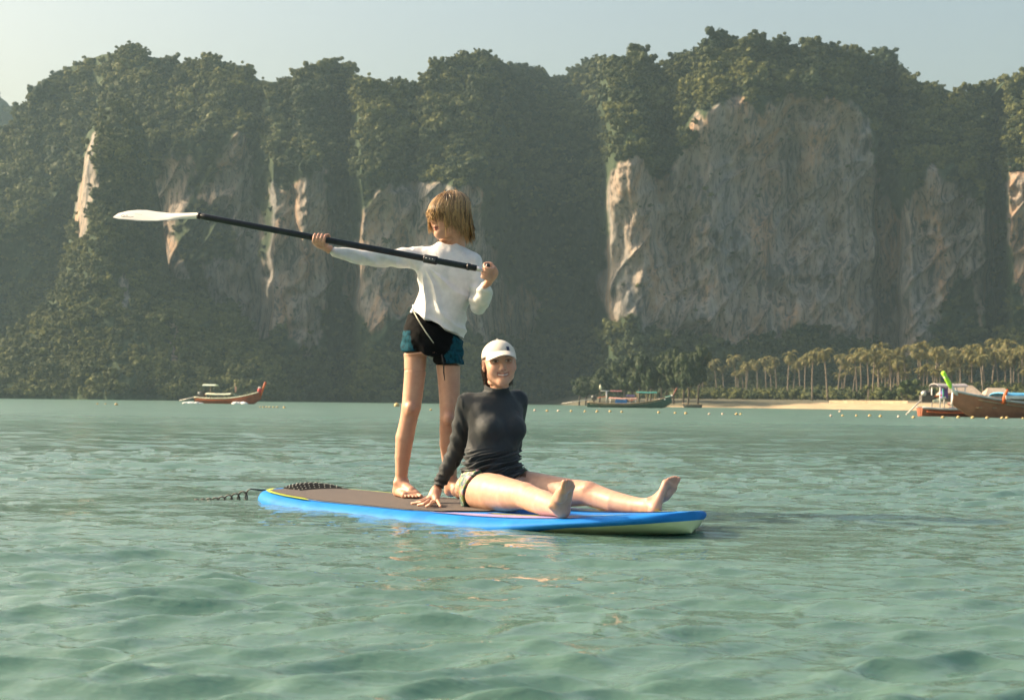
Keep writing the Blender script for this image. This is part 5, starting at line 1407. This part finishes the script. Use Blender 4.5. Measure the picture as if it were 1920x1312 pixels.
# ------------------------------------------------------------------ bushes and undergrowth behind the sand
def build_bushes():
    leafb = leaf_material('bush_leaves', (0.028, 0.060, 0.018), (0.12, 0.15, 0.045), 'tint', 'GEOMETRY')
    for j, (u, w, h, off, lab) in enumerate([(1700, 46, 46, 52, 'dense green bush at the foot of the sunlit palms beside the boats'), (1668, 30, 22, 48, 'low yellowish bush left of the dense green bush'),
            (1575, 22, 12, 50, 'small shrub at the top of the sunlit sand'), (1738, 34, 30, 58, 'rounded bush behind the neon green bow cloth'), (1450, 34, 20, 85, 'dim shrub in the shaded grove')]):
        d = float(shore_front(u)) + off; g = float(ground_z(u, d)); x = (u - 960) / F * d; m = d / F
        root = empty('bush', (x, d, g - 0.1))
        V, Fq = crown_mesh(300 + j, 14, 40, 0.9, 0.10); V = np.array([tuple(p) for p in V])
        V = V * np.array([w * m * 0.62, w * m * 0.55, h * m * 0.62]) + np.array([0, 0, h * m * 0.5])
        o = mesh_obj('foliage', V, Fq, leafb, root, False); add_attr(o, 'tint', np.clip(0.5 + 0.4 * vnoise(V[:, 0], V[:, 1], V[:, 2], 4), 0, 1))
        mb = MB()
        for q in (-0.3, 0.0, 0.3): mb.tube([(q * w * m * 0.3, 0, -0.05), (q * w * m, 0, h * m * 0.6)], [0.07, 0.04], 6)
        mb.build('stem', BARK, root, True)
        tag(root, lab, 'bush')
    r = np.random.default_rng(31)
    n = 1300; u = r.uniform(1180, 2050, n); off = r.uniform(70, 175, n)
    d = shore_front(u) + off; g = ground_z(u, d); x = (u - 960) / F * d
    sc = r.uniform(0.7, 2.4, n) * np.where(u > 1640, 1.6, 1.25)
    pt = np.stack([x, d, g + sc * 0.4], -1)
    o = scatter_object('undergrowth', pt, sc, np.clip(r.normal(0.5, 0.25, n), 0, 1), r.uniform(0, 6.28, n), [crown_mesh(400 + i, 8, 22, 0.9) for i in range(4)], LEAF)
    tag(o, 'shrubby undergrowth filling the palm grove behind the beach', 'undergrowth', kind='stuff')
build_bushes()

def build_huts():
    thatch = simple('pale_thatch', (0.46, 0.36, 0.27), 0.9, 0, 0.2, 1.5, 0.5, 0.1); wall = simple('hut_wall', (0.30, 0.24, 0.18), 0.8); post = simple('hut_post', (0.2, 0.15, 0.1), 0.8)
    for u, w, v0, v1, off, lab in ((1800, 78, 722, 740, 56, 'low pale-roofed beach shelter behind the neon green bow cloth'), (1868, 52, 727, 742, 60, 'small pale-roofed shelter left of the blue boat canopy')):
        d = float(shore_front(u)) + off; g = float(ground_z(u, d)); m = d / F; x = (u - 960) / F * d
        zt = P(u, v0, d).z - g; ze = P(u, v1, d).z - g; hw = w * m / 2
        root = empty('beach_shelter', (x, d, g))
        b = MB(); b.add([(-hw, -2.2, ze), (hw, -2.2, ze), (hw * 0.6, 0, zt), (-hw * 0.6, 0, zt), (-hw, 2.2, ze), (hw, 2.2, ze), (-hw, -2.2, ze - 0.15), (hw, -2.2, ze - 0.15), (-hw, 2.2, ze - 0.15), (hw, 2.2, ze - 0.15)],
                        [(0, 1, 2, 3), (3, 2, 5, 4), (0, 3, 4), (1, 5, 2), (6, 7, 1, 0), (6, 8, 9, 7), (4, 5, 9, 8), (0, 4, 8, 6), (1, 7, 9, 5)]); b.build('roof', thatch, root)
        for sx in (-0.9, 0.9):
            for sy in (-1.9, 1.9): MB().tube([(hw * sx, sy, -0.2), (hw * sx, sy, ze - 0.1)], 0.08, 8).build('post', post, root)
        MB().box((0, 1.9, (ze - 0.2) / 2), (hw * 1.7, 0.08, max(0.3, ze - 0.25))).build('wall', wall, root)
        tag(root, lab, 'shelter')
    # low pale wall along the top of the sand
    u0, u1 = 1556, 1702
    wallm = simple('pale_wall_plaster', (0.33, 0.26, 0.17), 0.9, 0, 0.3, 1.0)
    n = 9; root = None; rows = []
    for i in range(n):
        u = u0 + (u1 - u0) * i / (n - 1); d = float(shore_front(u)) + 33; g = float(ground_z(u, d)); x = (u - 960) / F * d
        rows.append([(x, d - 0.2, g - 0.3), (x, d - 0.2, g + 0.55), (x, d + 0.2, g + 0.55), (x, d + 0.2, g - 0.3)])
    mb = MB(); mb.grid(rows, closed=True); mb.add(rows[0], [(0, 1, 2, 3)]); mb.add(rows[-1], [(3, 2, 1, 0)])
    o = mb.build('low_wall', wallm); tag(o, 'low pale wall along the top of the sunlit sand', 'wall')
build_huts()
# ================================================================== LONG-TAIL BOATS
def hull_rows(L, W, bow_h, mid_h, stern_h, n=26):
    rows_o, rows_i, gun = [], [], []
    for i in range(n + 1):
        f = i / n                                         # 0 stern .. 1 bow
        x = L * (f - 0.5)
        w = W / 2 * (0.62 + 0.38 * math.sin(min(1, f / 0.45) * math.pi / 2)) * (1 if f < 0.45 else math.cos((f - 0.45) / 0.55 * math.pi / 2) ** 0.72) + 0.015
        sheer = mid_h + (stern_h - mid_h) * max(0, (0.25 - f) / 0.25) ** 1.5 + (bow_h - mid_h) * max(0, (f - 0.38) / 0.62) ** 2.1
        keel = -0.35 + (bow_h * 0.45 + 0.35) * max(0, (f - 0.72) / 0.28) ** 2.2
        ro = []
        for a in np.linspace(0, 1, 7):
            ro.append((a, w * (0.10 + 0.90 * a ** 0.55), keel + (sheer - keel) * a))
        port = [Vector((x, y, z)) for _, y, z in ro]; star = [Vector((x, -y, z)) for _, y, z in ro]
        rows_o.append(star[::-1] + port)
        t = 0.05
        rows_i.append([Vector((x, -max(0.003, y - t), z)) for _, y, z in ro[::-1]] + [Vector((x, max(0.003, y - t), z)) for _, y, z in ro])
        gun.append((star[-1], port[-1]))
    return rows_o, rows_i, gun
def longtail(name, loc, rz, L, W, bow_h, mid_h, stern_h, mats, parts, label, group='long-tail boats', s=1.0):
    root = empty(name, loc, rz)
    ro, ri, gun = hull_rows(L, W, bow_h, mid_h, stern_h)
    mb = MB(); mb.grid(ro); mb.grid([r[::-1] for r in ri])
    n = len(ro)
    for i in range(n - 1):
        for k in (0, -1):
            mb.add([ro[i][k], ro[i + 1][k], ri[i + 1][k], ri[i][k]], [(0, 1, 2, 3)])
    mb.add(ro[0], [tuple(range(len(ro[0])))])
    hull = mb.build('hull', mats['hull'], root, True)
    for k, sg in ((0, -1), (1, 1)):
        MB().tube([Vector(g[k]) + Vector((0, 0, 0.02)) for g in gun], 0.065 * s, 6).build('gunwale', mats['gunwale'], root, True)
        MB().tube([Vector(g[k]) * 1.0 + Vector((0, sg * 0.012, -0.20)) for g in gun[1:-3]], 0.035 * s, 6).build('strake', mats['strake'], hull, True)
    tip = Vector(gun[-1][0]); tip.y = 0
    return root, gun, tip
def bmat(n, c, r=0.6): return simple(n, c, r, 0, 0.18, 2.5)
M_RED = bmat('red_brown_hull', (0.26, 0.085, 0.040)); M_GREY = bmat('grey_gunwale', (0.42, 0.45, 0.45)); M_GREEN = bmat('dark_green_hull', (0.05, 0.10, 0.07)); M_WOOD = bmat('weathered_wood', (0.33, 0.24, 0.14))
M_CREAM = bmat('cream_canvas', (0.66, 0.66, 0.48)); M_ENG = bmat('engine_metal', (0.10, 0.09, 0.08), 0.45); M_ORANGE = bmat('orange_cloth', (0.62, 0.13, 0.03)); M_BLUE = bmat('blue_tarp', (0.03, 0.16, 0.42)); M_WHITE = bmat('white_paint', (0.72, 0.70, 0.66)); M_PINK = bmat('pink_canvas', (0.62, 0.34, 0.27))
M_NEON = bmat('neon_green_cloth', (0.42, 0.85, 0.04)); M_PURPLE = bmat('purple_cloth', (0.16, 0.09, 0.36)); M_TEAL = bmat('teal_tarp', (0.06, 0.30, 0.26)); M_TAN = bmat('tan_boards', (0.48, 0.36, 0.21)); M_BRIGHT = bmat('steel_bits', (0.55, 0.52, 0.46), 0.35); M_RED2 = bmat('red_cloth', (0.55, 0.05, 0.05)); M_SKY = bmat('sky_blue_roof', (0.10, 0.40, 0.66))
def canopy(root, x0, x1, w, z0, z1, mat, sag=0.08, posts=True, pm=None, name='canopy'):
    rows = []
    for i in range(9):
        f = i / 8; x = x0 + (x1 - x0) * f; z = z1 - sag * math.sin(math.pi * f)
        rows.append([(x, w / 2 * math.cos(a), z + 0.16 * math.sin(a)) for a in np.linspace(0, math.pi, 9)])
    lower = [[(p[0], p[1], p[2] - 0.05) for p in r] for r in rows]
    mb = MB(); mb.grid(rows); mb.grid([r[::-1] for r in lower])
    for r, l in zip(rows[:-1], lower[:-1]): pass
    edge = rows[0] + lower[0][::-1]; mb.add(edge, [tuple(range(len(edge)))]); edge = rows[-1] + lower[-1][::-1]; mb.add(edge, [tuple(range(len(edge)))])
    for k in (0, -1):
        q = [r[k] for r in rows] + [l[k] for l in lower][::-1]; mb.add(q, [tuple(range(len(q)))])
    c = mb.build(name, mat, root, True)
    if posts:
        for x in (x0 + 0.15, (x0 + x1) / 2, x1 - 0.15):
            for sy in (-1, 1): MB().tube([(x, sy * w * 0.46, z0), (x, sy * w * 0.46, z1 + 0.0)], 0.035, 6).build('canopy_post', pm or M_WOOD, root, True)
    return c
def engine(root, x, z, tail=3.2, ang=-0.25):
    e = MB(); e.box((x, 0, z), (0.75, 0.42, 0.42)); e.sphere((x - 0.1, 0, z + 0.32), (0.28, 0.2, 0.18), 10, 6); e.tube([(x + 0.2, 0.1, z + 0.2), (x + 0.25, 0.1, z + 0.62)], 0.06, 8)
    k = e.build('engine', M_ENG, root, False)
    MB().sphere((x - 0.25, -0.16, z + 0.30), 0.16, 10, 6).build('air_filter', M_BRIGHT, k, True)
    MB().tube([(x - 0.3, 0, z - 0.05), (x - 0.3 - tail, 0, z - 0.05 + tail * ang)], 0.05, 8).build('propeller_shaft', M_BRIGHT, root, True)
    MB().tube([(x + 0.3, 0, z + 0.1), (x + 1.7, 0, z + 0.35)], 0.045, 8).build('tiller', M_ORANGE, root, True)
def on_water(u, v):
    p = on_z(u, v, 0.0); return p
def build_boats():
    # 1: the boat under way on the left
    d = 172.0; k = d / F
    c = P(428, 757.5, d); L = 128 * k * 1.04
    r, gun, tip = longtail('longtail_boat', (c.x, d, 0.0), math.radians(-14), L, 1.5, 1.55, 0.62, 0.75, dict(hull=M_RED, gunwale=M_CREAM, strake=M_ORANGE), None, '')
    z = lambda v: P(428, v, d).z
    X = lambda u: (u - 428) * k
    MB().tube([tip + Vector((-0.05, 0, -0.5)), tip + Vector((0.30, 0, 0.55)), tip + Vector((0.52, 0, z(716) - tip.z))], [0.10, 0.13, 0.15], 8).build('bow_post', M_ORANGE, r, True)
    MB().sphere(tip + Vector((-0.25, 0, 0.05)), (0.28, 0.24, 0.36), 10, 8).build('bow_garland', M_RED2, r, True)
    MB().sphere(tip + Vector((-0.25, 0, 0.42)), (0.17, 0.16, 0.14), 10, 8).build('garland_flowers', M_WHITE, r, True)
    canopy(r, X(385), X(436), 1.3, 0.7, z(739), M_CREAM, 0.05)
    canopy(r, X(378), X(404), 1.0, 0.9, z(723), bmat('pale_green_awning', (0.55, 0.62, 0.50)), 0.0, False, name='awning')
    MB().tube([(X(391), 0, 0.6), (X(391), 0, z(723))], 0.05, 8).build('mast', M_WOOD, r, True)
    mb = MB(); mb.sphere((X(441), 0, z(745)), (0.75, 0.45, 0.40), 12, 8); mb.build('dark_cover', M_GREEN, r, True)
    MB().tube([(X(441), 0, 0.9), (X(441), 0, z(716))], 0.03, 6).build('flag_staff', M_WOOD, r, True)
    MB().add([(X(441), 0.01, z(723)), (X(444), 0.03, z(725)), (X(443.5), 0.05, z(735)), (X(441), 0.02, z(733)), (X(441), -0.02, z(723)), (X(444), 0.0, z(725)), (X(443.5), 0.02, z(735)), (X(441), -0.01, z(733))], [(0, 1, 2, 3), (7, 6, 5, 4), (0, 4, 5, 1), (1, 5, 6, 2), (2, 6, 7, 3), (3, 7, 4, 0)]).build('flag', M_PINK, r)
    engine(r, X(373), z(742), 2.6, -0.22)
    tag(r, 'red-brown boat under way with cream canopy and orange bow post', 'boat', 'long-tail boats')
    # foam at its bow and stern
    foam = simple('white_foam', (0.75, 0.76, 0.74), 0.8, 0, 0.1, 2.0, 0.8, 0.1)
    mb = MB(); rr = random.Random(4)
    for i in range(46):
        if i < 26: uu = rr.uniform(347, 378); hh = 0.20
        else: uu = rr.uniform(440, 459); hh = 0.28
        p = P(uu, 757.5 + rr.uniform(-0.4, 1.5), d - rr.uniform(1.0, 2.2)); mb.sphere((p.x, p.y, 0.02), (rr.uniform(0.15, 0.5), 0.3, rr.uniform(0.4, 1.0) * hh), 7, 5)
    o = mb.build('wake_foam', foam, None, True); tag(o, 'white wake foam around the moving boat', 'foam', kind='stuff')

    # 2: the moored boat in the middle
    d = 205.0; k = d / F; u0 = 1180
    c = P(u0, 764, d); L = 158 * k
    r, gun, tip = longtail('longtail_boat', (c.x, d, 0.0), math.radians(-8), L, 1.7, 1.75, 0.55, 0.75, dict(hull=M_GREEN, gunwale=M_WOOD, strake=M_WOOD), None, '')
    z = lambda v: P(u0, v, d).z
    X = lambda u: (u - u0) * k
    MB().tube([tip + Vector((-0.2, 0, -0.35)), tip + Vector((0.25, 0, 0.25)), tip + Vector((0.75, 0, z(726) - tip.z))], [0.12, 0.10, 0.12], 8).build('bow_post', bmat('brown_bow', (0.22, 0.08, 0.04)), r, True)
    MB().sphere(tip + Vector((0.02, 0, 0.05)), 0.16, 10, 6).build('bow_knot', M_WHITE, r, True)
    MB().tube([tip + Vector((-0.9, 0, -0.35)), tip + Vector((-0.1, 0, -0.02))], [0.20, 0.15], 8).build('bow_cloth', M_TEAL, r, True)
    canopy(r, X(1142), X(1194), 1.5, 0.6, z(747), M_PINK, 0.04, True, M_WHITE)
    mb = MB(); mb.box((X(1165), -0.72, z(752.5)), (22 * k, 0.05, 7 * k)); mb.build('blue_side_tarp', M_BLUE, r)
    MB().box((X(1182), 0, z(741.5)), (16 * k, 0.8, 3.5 * k)).build('roof_load', bmat('purple_load', (0.22, 0.16, 0.34)), r)
    MB().tube([(X(1137), 0, 0.5), (X(1137), 0, z(733))], 0.10, 8).build('mast', M_WHITE, r, True)
    MB().tube([(X(1126), 0, z(733)), (X(1142), 0, z(733))], 0.06, 8).build('crossbar', M_WHITE, r, True)
    MB().tube([(X(1126), 0, z(731)), (X(1125.5), 0, z(726)), (X(1125), 0, z(721))], [0.14, 0.18, 0.03], 8).build('masthead_cloth', M_CREAM, r, True)
    canopy(r, X(1144), X(1166), 1.1, 0.6, z(734), bmat('dull_red_awning', (0.24, 0.10, 0.10)), 0.0, False, name='awning')
    for q in (1236, 1246): MB().sphere((X(q), -0.35, z(748)), 0.13, 8, 6).build('fender', M_WHITE, r, True)
    engine(r, X(1114), z(748), 4.4, -0.16)
    tag(r, 'dark green moored boat with pink canopy and blue side tarp', 'boat', 'long-tail boats')
    # green canopied boat behind it, mostly hidden
    d2 = 230.0; k2 = d2 / F; c = P(1212, 760, d2)
    r, gun, tip = longtail('longtail_boat', (c.x, d2, 0.0), math.radians(4), 7.5, 1.5, 1.3, 0.6, 0.8, dict(hull=M_WOOD, gunwale=M_GREY, strake=M_WOOD), None, '')
    canopy(r, -1.6, 1.6, 1.5, 0.6, P(1212, 736, d2).z, M_TEAL, 0.03, True)
    MB().tube([tip, tip + Vector((0.35, 0, 0.6))], 0.09, 8).build('bow_post', M_WOOD, r, True)
    engine(r, -3.3, 0.95, 1.5, -0.3)
    tag(r, 'boat with a teal roof half hidden behind the dark green boat', 'boat', 'long-tail boats')
    # small dark skiff on the shore
    d3 = 268.0; c = P(1298, 762, d3)
    r, gun, tip = longtail('skiff', (c.x, d3, 0.05), math.radians(178), 3.6, 1.1, 0.75, 0.55, 0.6, dict(hull=M_ENG, gunwale=M_WOOD, strake=M_WOOD), None, '')
    for q in (-0.7, 0.3): MB().box((q, 0, 0.38), (0.2, 0.9, 0.05)).build('thwart', M_WOOD, r)
    tag(r, 'small dark skiff lying at the edge of the shaded sand', 'boat')

    # 3: stern of a boat with engine, right of the beach
    d = 84.0; k = d / F; u0 = 1790
    c = P(u0 + 20, 778, d)
    r, gun, tip = longtail('longtail_boat', (c.x, d, 0.0), math.radians(6), 5.6, 1.45, 1.15, 0.42, 0.50, dict(hull=M_RED, gunwale=M_GREY, strake=M_ORANGE), None, '')
    z = lambda v: P(u0, v, d).z
    X = lambda u: (u - u0 - 20) * k
    canopy(r, X(1748), X(1806), 1.3, 0.4, z(724), bmat('grey_canvas', (0.40, 0.36, 0.36)), 0.02, True, M_WHITE)
    MB().box((X(1771), 0.2, z(737)), (9 * k, 0.5, 20 * k)).build('hanging_cloth', M_PURPLE, r)
    MB().box((X(1763), -0.3, z(737)), (2.5 * k, 0.1, 17 * k)).build('teal_post_cloth', M_TEAL, r)
    MB().box((X(1753), -0.5, z(749)), (26 * k, 0.06, 3.5 * k), Matrix.Rotation(-0.28, 3, 'Y')).build('tan_board', M_CREAM, r)
    MB().sphere((X(1787), -0.2, z(757)), (0.48, 0.4, 0.14), 10, 6).build('pale_bundle', M_PINK, r, True)
    for q, vv in ((1780, 766), (1796, 765)): MB().sphere((X(q), -0.3, z(vv)), (0.22, 0.2, 0.14), 10, 6).build('coiled_rope', bmat('pinkish_rope', (0.5, 0.38, 0.35)), r, True)
    engine(r, X(1735), z(748), 0.95, -0.95)
    tag(r, 'stern of a red-brown boat with engine and grey canopy', 'boat', 'long-tail boats')

    # 4: the big boat whose bow points left, running out of the frame
    d = 78.0; k = d / F
    tipu, tipv = 1787, 733
    L = 11.0
    c = P(tipu, 781, d)
    rz = math.radians(180 + 14)
    r, gun, tip = longtail('longtail_boat', (0, 0, 0), rz, L, 1.9, P(tipu, tipv, d).z, 0.68, 0.85, dict(hull=bmat('warm_wood_hull', (0.34, 0.145, 0.075)), gunwale=M_GREY, strake=M_WOOD), None, '')
    R = Matrix.Rotation(rz, 3, 'Z'); off = R @ tip
    r.location = (c.x - off.x, d - off.y, 0)
    MB().tube([tip + Vector((-0.45, 0, -0.40)), tip + Vector((0.0, 0, 0.05)), tip + Vector((0.62, 0, P(1765, 699, d).z - tip.z))], [0.12, 0.12, 0.10], 8).build('bow_post', M_WHITE, r, True)
    a, b = tip + Vector((0.05, 0, 0.10)), tip + Vector((0.64, 0, P(1765, 697, d).z - tip.z))
    MB().tube([a, a.lerp(b, .3), a.lerp(b, .65), a.lerp(b, .72), a.lerp(b, .95), b], [.10, .125, .115, .105, .13, .08], 10).build('bow_cloth', M_NEON, r, True)
    MB().tube([tip + Vector((-0.12, -0.15, -0.1)), tip + Vector((0.0, -0.16, -0.8))], [0.10, 0.05], 8).build('bow_ribbon', M_WHITE, r, True)
    # canopy further back
    zc = P(1900, 741, d + 1).z
    canopy(r, tip.x - 8.4, tip.x - 2.75, 1.6, 0.7, zc, M_SKY, 0.02, True, M_WOOD)
    rows = MB(); rows.box((tip.x - 5.5, 0.86, zc - 0.11), (5.6, 0.05, 0.16)); rows.build('canopy_valance', M_WHITE, r)
    rows = MB(); rows.box((tip.x - 5.5, -0.86, zc - 0.11), (5.6, 0.05, 0.16)); rows.build('canopy_valance', M_WHITE, r)
    MB().tube([(tip.x - 2.6, 0.75, 0.75), (tip.x - 2.75, 0.75, zc + 0.05), (tip.x - 2.9, 0.75, zc + 0.30)], [0.11, 0.10, 0.06], 8).build('orange_ribbon', M_ORANGE, r, True)
    for q in np.arange(tip.x - 8.5, tip.x - 0.8, 0.9): MB().box((q, 0, 0.55), (0.22, 1.2, 0.05)).build('thwart', M_WOOD, r)
    tag(r, 'large wooden boat with neon green cloth on its raised bow', 'boat', 'long-tail boats')
build_boats()

# ================================================================== FLOAT LINE
def build_floats():
    ym = simple('yellow_float', (0.50, 0.36, 0.14), 0.5, 0, 0.15, 8); wm = simple('faded_float', (0.66, 0.52, 0.40), 0.5, 0, 0.15, 8); bandm = simple('float_band', (0.25, 0.14, 0.05), 0.6)
    pos = [(183, 757, 5), (198, 757, 4), (218, 758, 8), (488, 763, 4.5), (494, 763, 5), (500, 763, 5), (506, 763, 5), (513, 763, 5), (520, 763, 5), (533, 763.5, 6),
           (744, 757, 13), (808, 768, 6), (1003, 769, 6), (1026, 770, 6.5), (1047, 770, 6.5), (1071, 770.5, 6), (1097, 771, 6), (1120, 771, 7), (1144, 771, 7), (1166, 772, 6),
           (1235, 773, 7), (1266, 774, 6), (1286, 774.5, 7), (1330, 776, 6), (1355, 776, 6), (1381, 776, 7), (1389, 776, 6), (1558, 779, 6), (1575, 771, 6), (1580, 779, 6), (1606, 779, 6), (1631, 779, 7.5), (1651, 780, 8), (1685, 780.5, 6.5),
           (1713, 782, 8), (1768, 782, 8), (1797, 781, 8.5), (1824, 782.5, 8.5), (1851, 783, 8), (1879, 782, 7.5), (1888, 782, 8), (1918, 783, 6)]
    num = ['first', 'second', 'third', 'fourth', 'fifth', 'sixth', 'seventh', 'eighth', 'ninth', 'tenth', 'eleventh', 'twelfth', 'thirteenth', 'fourteenth', 'fifteenth', 'sixteenth']
    cache = None; cnt = {}
    for i, (u, v, px) in enumerate(pos):
        dd = CAM_H * F / max(4.0, (v + px * 0.2 - hor(u))); dd = min(dd, 150)
        if u > 1700: dd = min(dd, 72.0)
        r = px * 0.42 * dd / F
        p = P(u, v, dd)
        root = empty('float_buoy', (p.x, dd, 0)); root.scale = (r, r, r)
        if cache is None:
            a = MB().sphere((0, 0, 0.30), (1.0, 1.0, 0.95), 14, 10).build('float_body', ym, root, True); b = MB().tube([(0, 0, -0.1), (0, 0, 0.10)], [1.0, 1.045], 14, False).build('float_band', bandm, root, True)
            c = a.data.copy(); c.materials.clear(); c.materials.append(wm); cache = (a.data, b.data, c)
        else:
            faded = i in (12, 14, 23, 24, 27, 28, 33)
            for nm, me in (('float_body', cache[2] if faded else cache[0]), ('float_band', cache[1])):
                o = bpy.data.objects.new(nm, me); COL.objects.link(o); o.parent = root
        if u == 744: lab = 'large yellow float just left of the standing child\'s legs'; zone = None
        elif u == 808: lab = 'small float seen between the standing child\'s legs'; zone = None
        else:
            zone = 'left of the moving boat' if u < 300 else 'right of the moving boat' if u < 600 else 'in front of the dark green boat' if u < 1210 else 'right of the dark green boat' if u < 1450 else 'in front of the sunlit sand' if u < 1700 else 'in front of the right-hand boats'
            cnt[zone] = cnt.get(zone, 0) + 1
            lab = '%s float from the left, %s' % (num[cnt[zone] - 1], zone)
        tag(root, lab, 'float', 'floats of the swimming-area line')
build_floats()
# ================================================================== HAZE
def build_haze():
    b = MB(); x0, x1, y0, y1, z0, z1 = -520, 520, -60, 1150, -3.5, 235
    b.box(((x0 + x1) / 2, (y0 + y1) / 2, (z0 + z1) / 2), (x1 - x0, y1 - y0, z1 - z0))
    o = b.build('haze')
    m = bpy.data.materials.new('haze_air'); m.use_nodes = True; n = m.node_tree.nodes; n.clear()
    out = n.new('ShaderNodeOutputMaterial'); pv = n.new('ShaderNodeVolumePrincipled')
    pv.inputs['Color'].default_value = (0.60, 0.88, 1.0, 1); pv.inputs['Density'].default_value = HAZE_DENSITY
    pv.inputs['Anisotropy'].default_value = 0.15
    m.node_tree.links.new(pv.outputs[0], out.inputs['Volume'])
    for k in ('Density Attribute', 'Color Attribute', 'Temperature Attribute'): pv.inputs[k].default_value = ''
    m.cycles.homogeneous_volume = True
    o.data.materials.append(m)
    tag(o, 'thin pale afternoon haze over the bay', 'haze', kind='stuff')
HAZE_DENSITY = 0.00020
build_haze()
